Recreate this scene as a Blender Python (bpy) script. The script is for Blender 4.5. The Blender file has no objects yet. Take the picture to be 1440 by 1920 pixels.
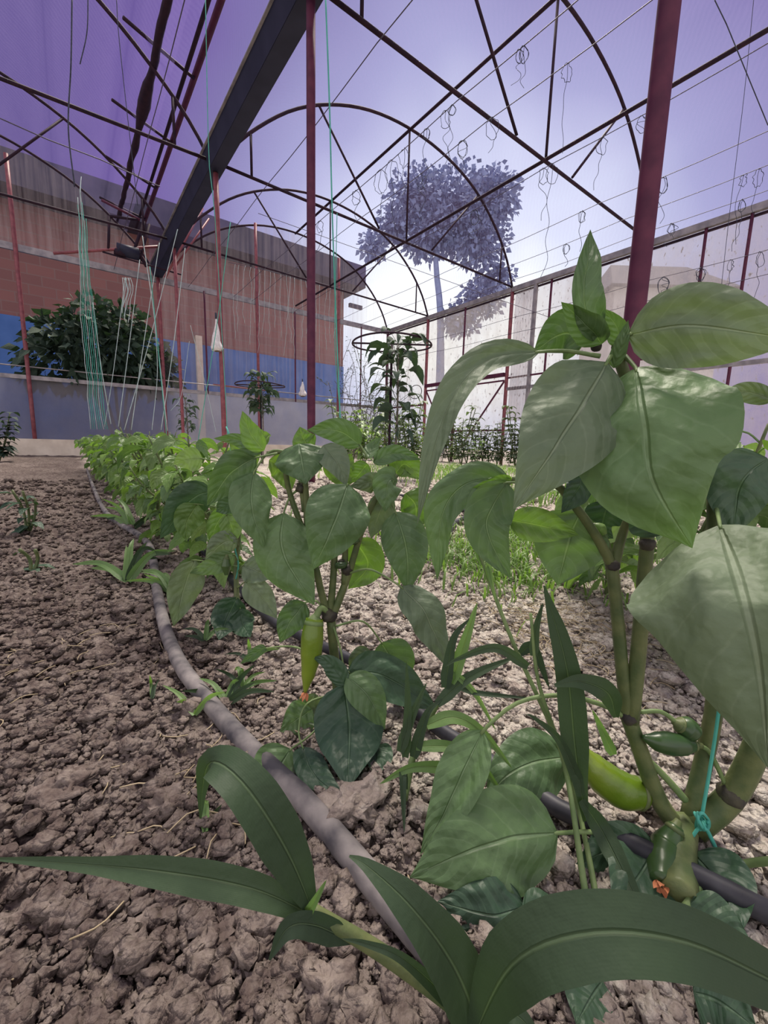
import bpy, math, random
import numpy as np
from mathutils import Vector, Matrix, noise

random.seed(7)
rng = np.random.default_rng(7)
SC = bpy.context.scene
COL = SC.collection
PI = math.pi

# ------------------------------------------------------------------ camera
F_PX, YAW, PITCH, ROLL, CAM_H = 784.06, 0.6418, 0.1557, 0.0260, 0.319
_F = Vector((math.sin(YAW) * math.cos(PITCH), math.cos(YAW) * math.cos(PITCH), -math.sin(PITCH)))
_R = Vector((math.cos(YAW), -math.sin(YAW), 0))
_U = _R.cross(_F)
RX = _R * math.cos(ROLL) + _U * math.sin(ROLL)
UX = -_R * math.sin(ROLL) + _U * math.cos(ROLL)
CAM = Vector((0, 0, CAM_H))
cd = bpy.data.cameras.new('camera')
cam = bpy.data.objects.new('camera', cd)
COL.objects.link(cam)
cd.sensor_fit = 'VERTICAL'
cd.sensor_height = 24.0
cd.lens = F_PX / 1920 * 24.0
cd.clip_start = 0.01
cd.clip_end = 300
M = Matrix((RX, UX, -_F)).transposed().to_4x4()
M.translation = CAM
cam.matrix_world = M
SC.camera = cam


def ray(x, y):
    return _F + RX * ((x - 720) / F_PX) - UX * ((y - 960) / F_PX)


def at(x, y, d):            # world point seen at (x, y), d metres along the view axis
    return CAM + ray(x, y) * d


def atY(x, y, Y):
    r = ray(x, y)
    return CAM + r * (Y / r.y)


def atZ(x, y, Z):
    r = ray(x, y)
    return CAM + r * ((Z - CAM_H) / r.z)


def atX(x, y, X):
    r = ray(x, y)
    return CAM + r * (X / r.x)


# ------------------------------------------------------------------ view, sky, sun
SC.view_settings.view_transform = 'Standard'
SC.view_settings.look = 'None'
SC.view_settings.gamma = 1
SC.view_settings.use_curve_mapping = False
SC.view_settings.exposure = 0.45
SC.cycles.use_denoising = True
SC.cycles.max_bounces = 6
SC.cycles.transparent_max_bounces = 24
SC.cycles.diffuse_bounces = 3
SC.cycles.glossy_bounces = 2
SC.cycles.transmission_bounces = 4
SC.cycles.sample_clamp_indirect = 4

w = bpy.data.worlds.new('sky')
SC.world = w
w.use_nodes = True
nt = w.node_tree
bg = nt.nodes['Background']
tc = nt.nodes.new('ShaderNodeTexCoord')
B = ray(880, 600).normalized()
dot = nt.nodes.new('ShaderNodeVectorMath')
dot.operation = 'DOT_PRODUCT'
dot.inputs[1].default_value = B
nt.links.new(tc.outputs['Generated'], dot.inputs[0])
nz = nt.nodes.new('ShaderNodeTexNoise')
nz.inputs['Scale'].default_value = 2.2
nz.inputs['Detail'].default_value = 3
nt.links.new(tc.outputs['Generated'], nz.inputs['Vector'])
ma = nt.nodes.new('ShaderNodeMath')
ma.operation = 'MULTIPLY_ADD'
ma.inputs[1].default_value = 0.10
nt.links.new(nz.outputs['Fac'], ma.inputs[0])
nt.links.new(dot.outputs['Value'], ma.inputs[2])
mr = nt.nodes.new('ShaderNodeMapRange')
mr.inputs['From Min'].default_value = -1
mr.inputs['From Max'].default_value = 1.05
nt.links.new(ma.outputs[0], mr.inputs['Value'])
cr = nt.nodes.new('ShaderNodeValToRGB')
SKY = [(0.0, (1.0, .95, .92)), (0.50, (.44, .39, .46)), (0.76, (.062, .052, .15)), (0.86, (.088, .064, .19)), (0.90, (.11, .072, .235)),
       (0.93, (.165, .145, .30)), (0.96, (.27, .275, .44)), (0.985, (.54, .58, .68)), (1.0, (.95, .98, .86))]
while len(cr.color_ramp.elements) < len(SKY):
    cr.color_ramp.elements.new(0.5)
for e, (p_, c_) in zip(cr.color_ramp.elements, SKY):
    e.position = p_
    e.color = (*c_, 1)
nt.links.new(mr.outputs[0], cr.inputs['Fac'])
nt.links.new(cr.outputs['Color'], bg.inputs['Color'])
bg.inputs['Strength'].default_value = 1.15

sd = bpy.data.lights.new('sun', 'SUN')
sd.energy = 6.0
sd.angle = math.radians(22)
sd.color = (1.0, .92, .76)
sun = bpy.data.objects.new('sun', sd)
COL.objects.link(sun)
_sd = Vector((0.40, 0.42, 1.15)).normalized()     # towards the sun: ahead of the camera, high
sun.rotation_euler = _sd.to_track_quat('Z', 'Y').to_euler()


# ------------------------------------------------------------------ materials
def newmat(name):
    m = bpy.data.materials.new(name)
    m.use_nodes = True
    n = m.node_tree
    return m, n, n.nodes['Principled BSDF'], n.nodes['Material Output']


def N(n, t, **k):
    q = n.nodes.new(t)
    for a, b in k.items():
        if a.startswith('i_'):
            q.inputs[a[2:].replace('_', ' ')].default_value = b
        else:
            setattr(q, a, b)
    return q


def math_(n, op, a, b=None, c=None):
    q = n.nodes.new('ShaderNodeMath')
    q.operation = op
    for i, v in enumerate((a, b, c)):
        if v is None:
            continue
        if isinstance(v, (int, float)):
            q.inputs[i].default_value = v
        else:
            n.links.new(v, q.inputs[i])
    return q.outputs[0]


def ramp(n, fac, stops):
    r = n.nodes.new('ShaderNodeValToRGB')
    while len(r.color_ramp.elements) < len(stops):
        r.color_ramp.elements.new(.5)
    for e, (p_, c_) in zip(r.color_ramp.elements, stops):
        e.position = p_
        e.color = (*c_, 1) if len(c_) == 3 else c_
    n.links.new(fac, r.inputs['Fac'])
    return r.outputs['Color']


def simple(name, c1, c2=None, rough=.6, scale=20, bump=0.0, spec=.3, metal=0, detail=4, bscale=None):
    m, n, p, o = newmat(name)
    p.inputs['Roughness'].default_value = rough
    p.inputs['Specular IOR Level'].default_value = spec
    p.inputs['Metallic'].default_value = metal
    t = N(n, 'ShaderNodeTexCoord')
    nz_ = N(n, 'ShaderNodeTexNoise', i_Scale=scale, i_Detail=detail)
    n.links.new(t.outputs['Object'], nz_.inputs['Vector'])
    c = ramp(n, nz_.outputs['Fac'], [(.35, c1), (.65, c2 or c1)])
    n.links.new(c, p.inputs['Base Color'])
    if bump:
        b = N(n, 'ShaderNodeBump', i_Strength=1.0, i_Distance=bump)
        z2 = N(n, 'ShaderNodeTexNoise', i_Scale=bscale or scale * 3, i_Detail=4)
        n.links.new(t.outputs['Object'], z2.inputs['Vector'])
        n.links.new(z2.outputs['Fac'], b.inputs['Height'])
        n.links.new(b.outputs['Normal'], p.inputs['Normal'])
    return m


def leafmat(name, dark, light, vein, trans=.3, rough=.5, nv=7.0, slope=1.7, grass=False, tcol=None):
    m, n, p, o = newmat(name)
    uv = N(n, 'ShaderNodeUVMap')
    sp = N(n, 'ShaderNodeSeparateXYZ')
    n.links.new(uv.outputs['UV'], sp.inputs[0])
    a = math_(n, 'ABSOLUTE', math_(n, 'MULTIPLY_ADD', sp.outputs[0], 2.0, -1.0))
    v = sp.outputs[1]
    tx = N(n, 'ShaderNodeTexCoord')
    oi = N(n, 'ShaderNodeObjectInfo')
    n1 = N(n, 'ShaderNodeTexNoise', i_Scale=28.0, i_Detail=4)
    n.links.new(tx.outputs['Object'], n1.inputs['Vector'])
    mid = N(n, 'ShaderNodeMapRange', interpolation_type='SMOOTHSTEP')
    mid.inputs['From Min'].default_value = .055 if not grass else .10
    mid.inputs['From Max'].default_value = .015
    n.links.new(a, mid.inputs['Value'])
    if grass:
        st = math_(n, 'SINE', math_(n, 'MULTIPLY', sp.outputs[0], 130.0))
        lat = math_(n, 'MULTIPLY', math_(n, 'ADD', st, 1.0), .02)
        hb = st
    else:
        nd = math_(n, 'MULTIPLY', n1.outputs['Fac'], .9)
        s = math_(n, 'ADD', math_(n, 'SUBTRACT', math_(n, 'MULTIPLY', v, nv), math_(n, 'MULTIPLY', math_(n, 'POWER', a, 1.25), slope)), nd)
        fr = math_(n, 'ABSOLUTE', math_(n, 'SUBTRACT', math_(n, 'FRACT', s), .5))
        l2 = N(n, 'ShaderNodeMapRange', interpolation_type='SMOOTHSTEP')
        l2.inputs['From Min'].default_value = .075
        l2.inputs['From Max'].default_value = .0
        n.links.new(fr, l2.inputs['Value'])
        lat = math_(n, 'MULTIPLY', l2.outputs[0], .36)
        hb = math_(n, 'MULTIPLY', fr, 2.0)
    vm = math_(n, 'MAXIMUM', mid.outputs[0], lat)
    rf = math_(n, 'ADD', math_(n, 'MULTIPLY', n1.outputs['Fac'], .5), math_(n, 'MULTIPLY', oi.outputs['Random'], .5))
    base = ramp(n, rf, [(.25, dark), (.75, light)])
    mx = N(n, 'ShaderNodeMix', data_type='RGBA')
    n.links.new(math_(n, 'MULTIPLY', vm, .62), mx.inputs['Factor'])
    n.links.new(base, mx.inputs['A'])
    mx.inputs['B'].default_value = (*vein, 1)
    n.links.new(mx.outputs['Result'], p.inputs['Base Color'])
    p.inputs['Roughness'].default_value = rough
    p.inputs['Specular IOR Level'].default_value = .5
    b = N(n, 'ShaderNodeBump', i_Strength=.7, i_Distance=.0030)
    hgt = math_(n, 'SUBTRACT', math_(n, 'MULTIPLY', hb, .28 if not grass else .003), math_(n, 'MULTIPLY', mid.outputs[0], .8))
    n2 = N(n, 'ShaderNodeTexNoise', i_Scale=160.0, i_Detail=3)
    n.links.new(tx.outputs['Object'], n2.inputs['Vector'])
    hgt = math_(n, 'ADD', hgt, math_(n, 'MULTIPLY', n2.outputs['Fac'], .3))
    n4 = N(n, 'ShaderNodeTexNoise', i_Scale=55.0, i_Detail=2)
    n.links.new(tx.outputs['Object'], n4.inputs['Vector'])
    hgt = math_(n, 'ADD', hgt, math_(n, 'MULTIPLY', n4.outputs['Fac'], 2.2 if not grass else .3))
    n.links.new(hgt, b.inputs['Height'])
    n.links.new(b.outputs['Normal'], p.inputs['Normal'])
    tr = N(n, 'ShaderNodeBsdfTranslucent')
    g = N(n, 'ShaderNodeMix', data_type='RGBA', blend_type='MULTIPLY')
    g.inputs['Factor'].default_value = 1
    g.inputs['B'].default_value = (*(tcol or (1.5, 1.75, .6)), 1)
    n.links.new(mx.outputs['Result'], g.inputs['A'])
    n.links.new(g.outputs['Result'], tr.inputs['Color'])
    ms = N(n, 'ShaderNodeMixShader')
    ms.inputs['Fac'].default_value = trans
    n.links.new(p.outputs[0], ms.inputs[1])
    n.links.new(tr.outputs[0], ms.inputs[2])
    n.links.new(ms.outputs[0], o.inputs['Surface'])
    return m


def film(name, tint, opac, haze, streak=(1, 1, 1), scale=3.0, amp=.2, ripple=0.0, rdir=(1, 0, 0), rscale=14, spots=0.0):
    m, n, p, o = newmat(name)
    n.nodes.remove(p)
    tx = N(n, 'ShaderNodeTexCoord')
    mp = N(n, 'ShaderNodeMapping')
    mp.inputs['Scale'].default_value = streak
    n.links.new(tx.outputs['Object'], mp.inputs['Vector'])
    n1 = N(n, 'ShaderNodeTexNoise', i_Scale=scale, i_Detail=5, i_Roughness=.62)
    n.links.new(mp.outputs[0], n1.inputs['Vector'])
    fac = math_(n, 'MULTIPLY_ADD', math_(n, 'SUBTRACT', n1.outputs['Fac'], .5), amp * 2, opac)
    if ripple:
        wv = N(n, 'ShaderNodeTexWave', i_Scale=rscale, i_Distortion=6.0, i_Detail=3.0)
        mp2 = N(n, 'ShaderNodeMapping')
        mp2.inputs['Rotation'].default_value = rdir
        n.links.new(tx.outputs['Object'], mp2.inputs['Vector'])
        n.links.new(mp2.outputs[0], wv.inputs['Vector'])
        fac = math_(n, 'ADD', fac, math_(n, 'MULTIPLY', wv.outputs['Fac'], ripple))
    dirt = None
    if spots:
        n3 = N(n, 'ShaderNodeTexNoise', i_Scale=26.0, i_Detail=3)
        mp3 = N(n, 'ShaderNodeMapping')
        mp3.inputs['Scale'].default_value = (1, 1, .45)
        n.links.new(tx.outputs['Object'], mp3.inputs['Vector'])
        n.links.new(mp3.outputs[0], n3.inputs['Vector'])
        sr = N(n, 'ShaderNodeMapRange')
        sr.inputs['From Min'].default_value = .62
        sr.inputs['From Max'].default_value = .72
        n.links.new(n3.outputs['Fac'], sr.inputs['Value'])
        dirt = math_(n, 'MULTIPLY', sr.outputs[0], spots)
        fac = math_(n, 'ADD', fac, dirt)
    fac = math_(n, 'MINIMUM', math_(n, 'MAXIMUM', fac, .02), .97)
    tp = N(n, 'ShaderNodeBsdfTransparent')
    tp.inputs['Color'].default_value = (*tint, 1)
    tr = N(n, 'ShaderNodeBsdfTranslucent')
    df = N(n, 'ShaderNodeBsdfDiffuse')
    hz = N(n, 'ShaderNodeMix', data_type='RGBA')
    hz.inputs['A'].default_value = (*haze, 1)
    hz.inputs['B'].default_value = (.10, .09, .12, 1)
    if dirt is not None:
        n.links.new(dirt, hz.inputs['Factor'])
    else:
        hz.inputs['Factor'].default_value = 0
    n.links.new(hz.outputs['Result'], tr.inputs['Color'])
    n.links.new(hz.outputs['Result'], df.inputs['Color'])
    m1 = N(n, 'ShaderNodeMixShader')
    m1.inputs['Fac'].default_value = .35
    n.links.new(tr.outputs[0], m1.inputs[1])
    n.links.new(df.outputs[0], m1.inputs[2])
    m2 = N(n, 'ShaderNodeMixShader')
    n.links.new(fac, m2.inputs['Fac'])
    n.links.new(tp.outputs[0], m2.inputs[1])
    n.links.new(m1.outputs[0], m2.inputs[2])
    n.links.new(m2.outputs[0], o.inputs['Surface'])
    return m


def soilmat(name, light, mid, dark, bump=.006):
    m, n, p, o = newmat(name)
    tx = N(n, 'ShaderNodeTexCoord')
    a = N(n, 'ShaderNodeTexNoise', i_Scale=3.0, i_Detail=6)
    b = N(n, 'ShaderNodeTexNoise', i_Scale=60.0, i_Detail=6, i_Roughness=.65)
    v = N(n, 'ShaderNodeTexVoronoi', i_Scale=95.0)
    v2 = N(n, 'ShaderNodeTexVoronoi', i_Scale=260.0)
    for q in (a, b, v, v2):
        n.links.new(tx.outputs['Object'], q.inputs['Vector'])
    # dry pale crust right of pipe, brown soil left, darkened further to imitate vignette
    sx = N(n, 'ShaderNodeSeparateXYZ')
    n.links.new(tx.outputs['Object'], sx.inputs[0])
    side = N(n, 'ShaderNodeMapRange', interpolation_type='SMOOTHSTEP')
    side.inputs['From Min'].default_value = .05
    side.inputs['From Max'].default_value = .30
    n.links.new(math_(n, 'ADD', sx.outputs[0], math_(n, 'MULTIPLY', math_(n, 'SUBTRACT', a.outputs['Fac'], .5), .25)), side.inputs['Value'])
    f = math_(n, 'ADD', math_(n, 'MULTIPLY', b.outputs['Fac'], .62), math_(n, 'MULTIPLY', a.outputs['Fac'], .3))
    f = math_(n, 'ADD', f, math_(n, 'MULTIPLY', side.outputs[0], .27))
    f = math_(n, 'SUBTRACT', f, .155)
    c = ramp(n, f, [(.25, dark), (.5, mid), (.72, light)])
    n.links.new(c, p.inputs['Base Color'])
    p.inputs['Roughness'].default_value = .95
    p.inputs['Specular IOR Level'].default_value = .1
    h = math_(n, 'SUBTRACT', math_(n, 'MULTIPLY', b.outputs['Fac'], .7), math_(n, 'MULTIPLY', v.outputs['Distance'], .9))
    h = math_(n, 'SUBTRACT', h, math_(n, 'MULTIPLY', v2.outputs['Distance'], .3))
    bp = N(n, 'ShaderNodeBump', i_Strength=1.0, i_Distance=bump)
    n.links.new(h, bp.inputs['Height'])
    n.links.new(bp.outputs['Normal'], p.inputs['Normal'])
    return m


MT = {}
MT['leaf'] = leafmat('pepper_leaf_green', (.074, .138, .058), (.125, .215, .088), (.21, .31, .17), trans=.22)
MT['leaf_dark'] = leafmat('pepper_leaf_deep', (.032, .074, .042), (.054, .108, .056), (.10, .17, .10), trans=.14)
MT['leaf_young'] = leafmat('pepper_leaf_young', (.105, .20, .045), (.19, .31, .08), (.28, .42, .14), trans=.34, rough=.42)
MT['leaf_far'] = leafmat('pepper_leaf_row', (.080, .150, .060), (.19, .29, .10), (.22, .32, .14), trans=.28)
MT['leaf_grey'] = leafmat('pepper_leaf_dusty', (.115, .165, .098), (.165, .225, .130), (.24, .30, .20), trans=.18, rough=.6)
MT['leaf_tree'] = leafmat('tree_leaf_dark', (.020, .045, .032), (.045, .085, .050), (.07, .11, .065), trans=.12, rough=.75)
MT['grass'] = leafmat('grass_blade_green', (.024, .050, .024), (.044, .082, .035), (.11, .17, .085), trans=.22, grass=True, rough=.65)
MT['grass_light'] = leafmat('grass_blade_fresh', (.10, .19, .06), (.18, .30, .10), (.26, .36, .16), trans=.35, grass=True)
MT['straw'] = simple('dry_straw', (.30, .24, .15), (.46, .38, .25), .8)
MT['stem'] = simple('pepper_stem', (.075, .110, .042), (.14, .165, .066), .5, 60, .0006)
MT['stem_light'] = simple('green_petiole', (.12, .19, .07), (.20, .28, .11), .5, 60)
MT['node'] = simple('stem_node', (.035, .030, .030), (.075, .07, .045), .6, 80, .0008)
MT['bark'] = simple('sapling_bark', (.10, .085, .07), (.20, .17, .15), .8, 30, .002)
MT['pepper'] = simple('pepper_skin', (.11, .19, .014), (.23, .31, .03), .28, 12, .0012, spec=.5, bscale=70)
MT['pepper_dark'] = simple('small_pepper_skin', (.030, .070, .022), (.06, .11, .03), .3, 20, spec=.5)
MT['dead_flower'] = simple('dried_flower', (.42, .13, .05), (.60, .24, .12), .8, 90, .001)
MT['steel_red'] = simple('red_painted_steel', (.17, .042, .058), (.26, .075, .09), .5, 14, .0006, spec=.4)
MT['steel_purple'] = simple('maroon_painted_steel', (.070, .015, .040), (.11, .026, .055), .6, 14, spec=.25)
MT['steel_dark'] = simple('dark_steel_pipe', (.020, .012, .024), (.038, .018, .030), .7, 14, spec=.15)
MT['galv'] = simple('galvanised_rail', (.20, .19, .21), (.34, .32, .33), .5, 9, spec=.5, metal=.3)
MT['gutter'] = simple('gutter_sheet', (.012, .014, .036), (.020, .022, .050), .6, 5, spec=.3)
MT['gutter_b'] = simple('gutter_flange', (.018, .020, .045), (.026, .028, .058), .7, 5, spec=.2)
MT['wood_strip'] = simple('batten_strip', (.16, .12, .13), (.36, .30, .28), .7, 9)
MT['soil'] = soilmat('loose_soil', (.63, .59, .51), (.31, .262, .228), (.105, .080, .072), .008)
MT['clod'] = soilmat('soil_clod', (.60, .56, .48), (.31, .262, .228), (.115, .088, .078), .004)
MT['pipe'] = simple('dusty_hose', (.045, .043, .052), (.26, .235, .225), .75, 26, .0008)
MT['pipe_black'] = simple('black_hose', (.012, .012, .018), (.05, .05, .06), .5, 30)
MT['string_g'] = simple('green_twine', (.06, .33, .26), (.10, .45, .36), .7)
MT['string_w'] = simple('pale_twine', (.34, .46, .46), (.50, .60, .60), .7)
MT['string_d'] = simple('dark_twine', (.03, .035, .06), (.06, .07, .10), .8)
MT['wire'] = simple('thin_wire', (.06, .05, .09), (.09, .08, .12), .6)
MT['plaster'] = simple('curb_concrete', (.62, .54, .44), (.78, .70, .58), .9, 5, .004)
MT['bag'] = simple('plastic_bag', (.62, .60, .60), (.80, .78, .78), .5, 30, .003)
MT['roof_sheet'] = simple('roof_grey', (.045, .045, .085), (.07, .065, .11), .7, 3)
MT['blue_paint'] = simple('blue_wall_paint', (.06, .15, .42), (.09, .20, .52), .7, 2)
MT['white_paint'] = simple('white_wall_paint', (.45, .45, .46), (.55, .55, .55), .8, 2)
MT['foliage'] = simple('tree_foliage_hazed', (.17, .22, .38), (.23, .29, .46), .8, 3)  # haze of film and distance put into the pale blue tree colour
MT['grass_far'] = leafmat('short_grass', (.12, .22, .05), (.24, .36, .10), (.28, .38, .14), trans=.3, grass=True)

MT['film_roof'] = film('roof_film', (.95, .94, .99), .07, (.30, .25, .50), (1, .25, 1), 2.2, .07, .04, (0, 0, .9), 6)
MT['film_wall'] = film('wall_film', (.93, .91, .96), .42, (.44, .41, .42), (1, 1, .22), 5.0, .30, .08, (0, 0, 0), 4, spots=.7)
MT['film_end'] = film('end_wall_film', (.95, .93, .96), .17, (.42, .37, .41), (7, 1, .22), 2.0, .36)
MT['film_low'] = film('low_wall_film', (.90, .90, .95), .66, (.44, .42, .46), (1, 1, .8), 2.5, .22)

m, n, p, o = newmat('brick_wall')
tx = N(n, 'ShaderNodeTexCoord')
mp = N(n, 'ShaderNodeMapping')
mp.inputs['Rotation'].default_value = (PI / 2, 0, 0)
n.links.new(tx.outputs['Object'], mp.inputs['Vector'])
bt = N(n, 'ShaderNodeTexBrick', i_Scale=1.0)
bt.inputs['Brick Width'].default_value = .5
bt.inputs['Row Height'].default_value = .22
bt.inputs['Mortar Size'].default_value = .012
bt.inputs['Color1'].default_value = (.27, .125, .12, 1)
bt.inputs['Color2'].default_value = (.22, .105, .105, 1)
bt.inputs['Mortar'].default_value = (.24, .15, .145, 1)
n.links.new(mp.outputs[0], bt.inputs['Vector'])
n.links.new(bt.outputs['Color'], p.inputs['Base Color'])
p.inputs['Roughness'].default_value = .9
MT['brick'] = m


ORD = ('first second third fourth fifth sixth seventh eighth ninth tenth eleventh twelfth thirteenth fourteenth fifteenth sixteenth seventeenth eighteenth nineteenth twentieth '
       'twenty-first twenty-second twenty-third twenty-fourth twenty-fifth twenty-sixth twenty-seventh twenty-eighth twenty-ninth thirtieth thirty-first thirty-second thirty-third thirty-fourth').split()


# ------------------------------------------------------------------ mesh helpers
class MB:
    def __init__(s):
        s.v, s.f, s.uv = [], [], []

    def add(s, vs, fs, uvs=None):
        o_ = len(s.v)
        s.v += [tuple(q) for q in vs]
        s.f += [tuple(i + o_ for i in q) for q in fs]
        s.uv += list(uvs) if uvs is not None else [(0.5, .5)] * len(vs)

    def box(s, c, d, rot=None):
        c = Vector(c)
        vs = []
        for x in (-1, 1):
            for y in (-1, 1):
                for z in (-1, 1):
                    q = Vector((x * d[0] / 2, y * d[1] / 2, z * d[2] / 2))
                    if rot is not None:
                        q = rot @ q
                    vs.append(c + q)
        s.add(vs, [(0, 1, 3, 2), (4, 6, 7, 5), (0, 4, 5, 1), (2, 3, 7, 6), (0, 2, 6, 4), (1, 5, 7, 3)])

    def bar(s, a, b, wd, ht):      # rectangular bar from a to b
        a, b = Vector(a), Vector(b)
        d = b - a
        q = d.to_track_quat('Y', 'Z').to_matrix()
        s.box((a + b) / 2, (wd, d.length, ht), q)

    def tube(s, pts, r, k=6, caps=True):
        pts = [Vector(q) for q in pts]
        n_ = len(pts)
        rs = r if isinstance(r, (list, tuple)) else [r] * n_
        vs, fs = [], []
        nrm = None
        for i, q in enumerate(pts):
            t = (pts[min(i + 1, n_ - 1)] - pts[max(i - 1, 0)])
            if t.length < 1e-9:
                t = Vector((0, 0, 1))
            t.normalize()
            if nrm is None:
                nrm = t.orthogonal().normalized()
            else:
                nrm = nrm - t * nrm.dot(t)
                if nrm.length < 1e-6:
                    nrm = t.orthogonal()
                nrm.normalize()
            b_ = t.cross(nrm)
            for j in range(k):
                an = 2 * PI * j / k
                vs.append(q + (nrm * math.cos(an) + b_ * math.sin(an)) * rs[i])
        for i in range(n_ - 1):
            for j in range(k):
                fs.append((i * k + j, i * k + (j + 1) % k, (i + 1) * k + (j + 1) % k, (i + 1) * k + j))
        if caps:
            fs.append(tuple(range(k))[::-1])
            fs.append(tuple((n_ - 1) * k + j for j in range(k)))
        s.add(vs, fs)

    def build(s, name, mat, parent=None, smooth=True):
        me = bpy.data.meshes.new(name)
        me.from_pydata(s.v, [], s.f)
        if s.uv:
            ul = me.uv_layers.new(name='UVMap')
            idx = np.empty(len(me.loops), dtype=np.int32)
            me.loops.foreach_get('vertex_index', idx)
            ul.data.foreach_set('uv', np.array(s.uv, dtype=np.float32)[idx].ravel())
        me.materials.append(mat)
        if smooth:
            me.polygons.foreach_set('use_smooth', [True] * len(me.polygons))
        me.update()
        ob = bpy.data.objects.new(name, me)
        COL.objects.link(ob)
        if parent is not None:
            ob.parent = parent
        return ob


def tag(o_, label=None, cat=None, group=None, kind=None):
    if label:
        o_['label'] = label
    if cat:
        o_['category'] = cat
    if group:
        o_['group'] = group
    if kind:
        o_['kind'] = kind
    return o_


def empty(name, loc, label, cat, group=None):
    e = bpy.data.objects.new(name, None)
    COL.objects.link(e)
    e.location = loc
    e.empty_display_size = .05
    return tag(e, label, cat, group)


def copy_tree(o_, parent=None):
    c = o_.copy()
    COL.objects.link(c)
    if parent is not None:
        c.parent = parent
    for ch in list(o_.children):
        copy_tree(ch, c)
    return c


def spline(pts, n_):             # Catmull-Rom through the points, evenly stepped
    P = [Vector(q) for q in pts]
    if len(P) == 2:
        return [P[0].lerp(P[1], i / n_) for i in range(n_ + 1)]
    Q = [P[0] * 2 - P[1]] + P + [P[-1] * 2 - P[-2]]
    fine = []
    for i in range(1, len(Q) - 2):
        for j in range(12):
            t = j / 12
            a, b, c, d = Q[i - 1], Q[i], Q[i + 1], Q[i + 2]
            fine.append(.5 * ((2 * b) + (c - a) * t + (2 * a - 5 * b + 4 * c - d) * t * t + (-a + 3 * b - 3 * c + d) * t ** 3))
    fine.append(P[-1])
    L = [0]
    for i in range(1, len(fine)):
        L.append(L[-1] + (fine[i] - fine[i - 1]).length)
    out, k = [], 0
    for i in range(n_ + 1):
        s_ = L[-1] * i / n_
        while k < len(L) - 2 and L[k + 1] < s_:
            k += 1
        u = 0 if L[k + 1] == L[k] else (s_ - L[k]) / (L[k + 1] - L[k])
        out.append(fine[k].lerp(fine[k + 1], min(1, u)))
    return out


def prof_pepper(t):
    return (t ** .56) * ((1 - t) ** 1.08) / .352


def prof_blade(t):
    return min(1, .55 + t * 3) * (1 - t) ** .62


def leaf_into(mb, pts, width, normal_ref, roll=0.0, fold=.18, curl=.0, wave=.03, n_=12, m_=6, prof=prof_pepper, seed=0, widths=None):
    """pts: midrib points; normal_ref: function(point)->Vector the upper face looks to"""
    ps = spline(pts, n_)
    L = sum((ps[i + 1] - ps[i]).length for i in range(n_))
    rs = random.Random(seed)
    ph = rs.random() * 9
    vs, uvs, fs = [], [], []
    for i, q in enumerate(ps):
        t = i / n_
        T = (ps[min(i + 1, n_)] - ps[max(i - 1, 0)]).normalized()
        nr = normal_ref(q)
        Nn = nr - T * nr.dot(T)
        if Nn.length < 1e-5:
            Nn = T.orthogonal()
        Nn.normalize()
        S = T.cross(Nn)
        c_, s_ = math.cos(roll), math.sin(roll)
        S, Nn = S * c_ + Nn * s_, Nn * c_ - S * s_
        if widths:
            k = t * (len(widths) - 1)
            j = min(int(k), len(widths) - 2)
            wd = widths[j] + (widths[j + 1] - widths[j]) * (k - j)
        else:
            wd = width * prof(min(.999, max(.001, t)))
        hw = wd / 2
        for j in range(m_ + 1):
            u = -1 + 2 * j / m_
            au = abs(u)
            off = fold * au * hw - curl * u * u * hw
            off += wave * wd * math.sin(t * 15 + ph + (u > 0) * 1.3) * au * au
            off += .018 * wd * math.sin((t * 7 - au ** 1.25 * 1.7) * 2 * PI) * au * (1 - au * .5) if prof is prof_pepper else 0
            off += (.11 if prof is prof_pepper else .03) * wd * noise.noise(Vector((u * 2.2 + ph, t * 5, ph)))
            vs.append(q + S * (u * hw) + Nn * off)
            uvs.append((j / m_, t))
    for i in range(n_):
        for j in range(m_):
            a = i * (m_ + 1) + j
            fs.append((a, a + 1, a + m_ + 2, a + m_ + 1))
    mb.add(vs, fs, uvs)


to_cam = lambda q: (CAM - q).normalized()
upv = lambda q: Vector((0, 0, 1))


def P3(q, lift=.010):               # (x, y, depth), kept above the soil
    rz = ray(q[0], q[1]).z
    d = q[2]
    if rz < 0:
        d = min(d, (CAM_H - lift) / -rz)
    return at(q[0], q[1], d)


def hero_leaf(root, pts, wpx, mat='leaf', roll=0, fold=.18, curl=.0, wave=.03, pet=None, pet_r=.0016, n_=22, m_=12, name='leaf', label=None):
    """one leaf of a nearby plant: midrib through pts (x, y, depth); petiole from pet points"""
    W3 = [P3(q) for q in pts]
    d = sum(q[2] for q in pts) / len(pts)
    mb = MB()
    leaf_into(mb, W3, wpx * d / F_PX, to_cam, math.radians(roll), fold, curl, wave, n_, m_, seed=int(pts[0][0] * 7 + pts[0][1]))
    ob = mb.build(name, MT[mat], None)
    ob.parent = root
    ob.matrix_parent_inverse = Matrix.Translation(root.location).inverted()
    if label:
        ob['label'] = label
    if pet:
        pp = [P3(q) for q in pet] + [W3[0], W3[0].lerp(W3[1], .08)]
        pm = MB()
        pm.tube(spline(pp, 14), [pet_r * (1 - .35 * i / 14) for i in range(15)], 7)
        po = pm.build('petiole', MT['stem_light'], ob)
    return ob


def stem_piece(root, pts, r0, r1, mat='stem', name='stem', k=9, n_=18):
    mb = MB()
    sp_ = spline([P3(q) for q in pts], n_)
    mb.tube(sp_, [r0 + (r1 - r0) * i / n_ for i in range(n_ + 1)], k)
    ob = mb.build(name, MT[mat])
    ob.parent = root
    ob.matrix_parent_inverse = Matrix.Translation(root.location).inverted()
    return ob


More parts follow.
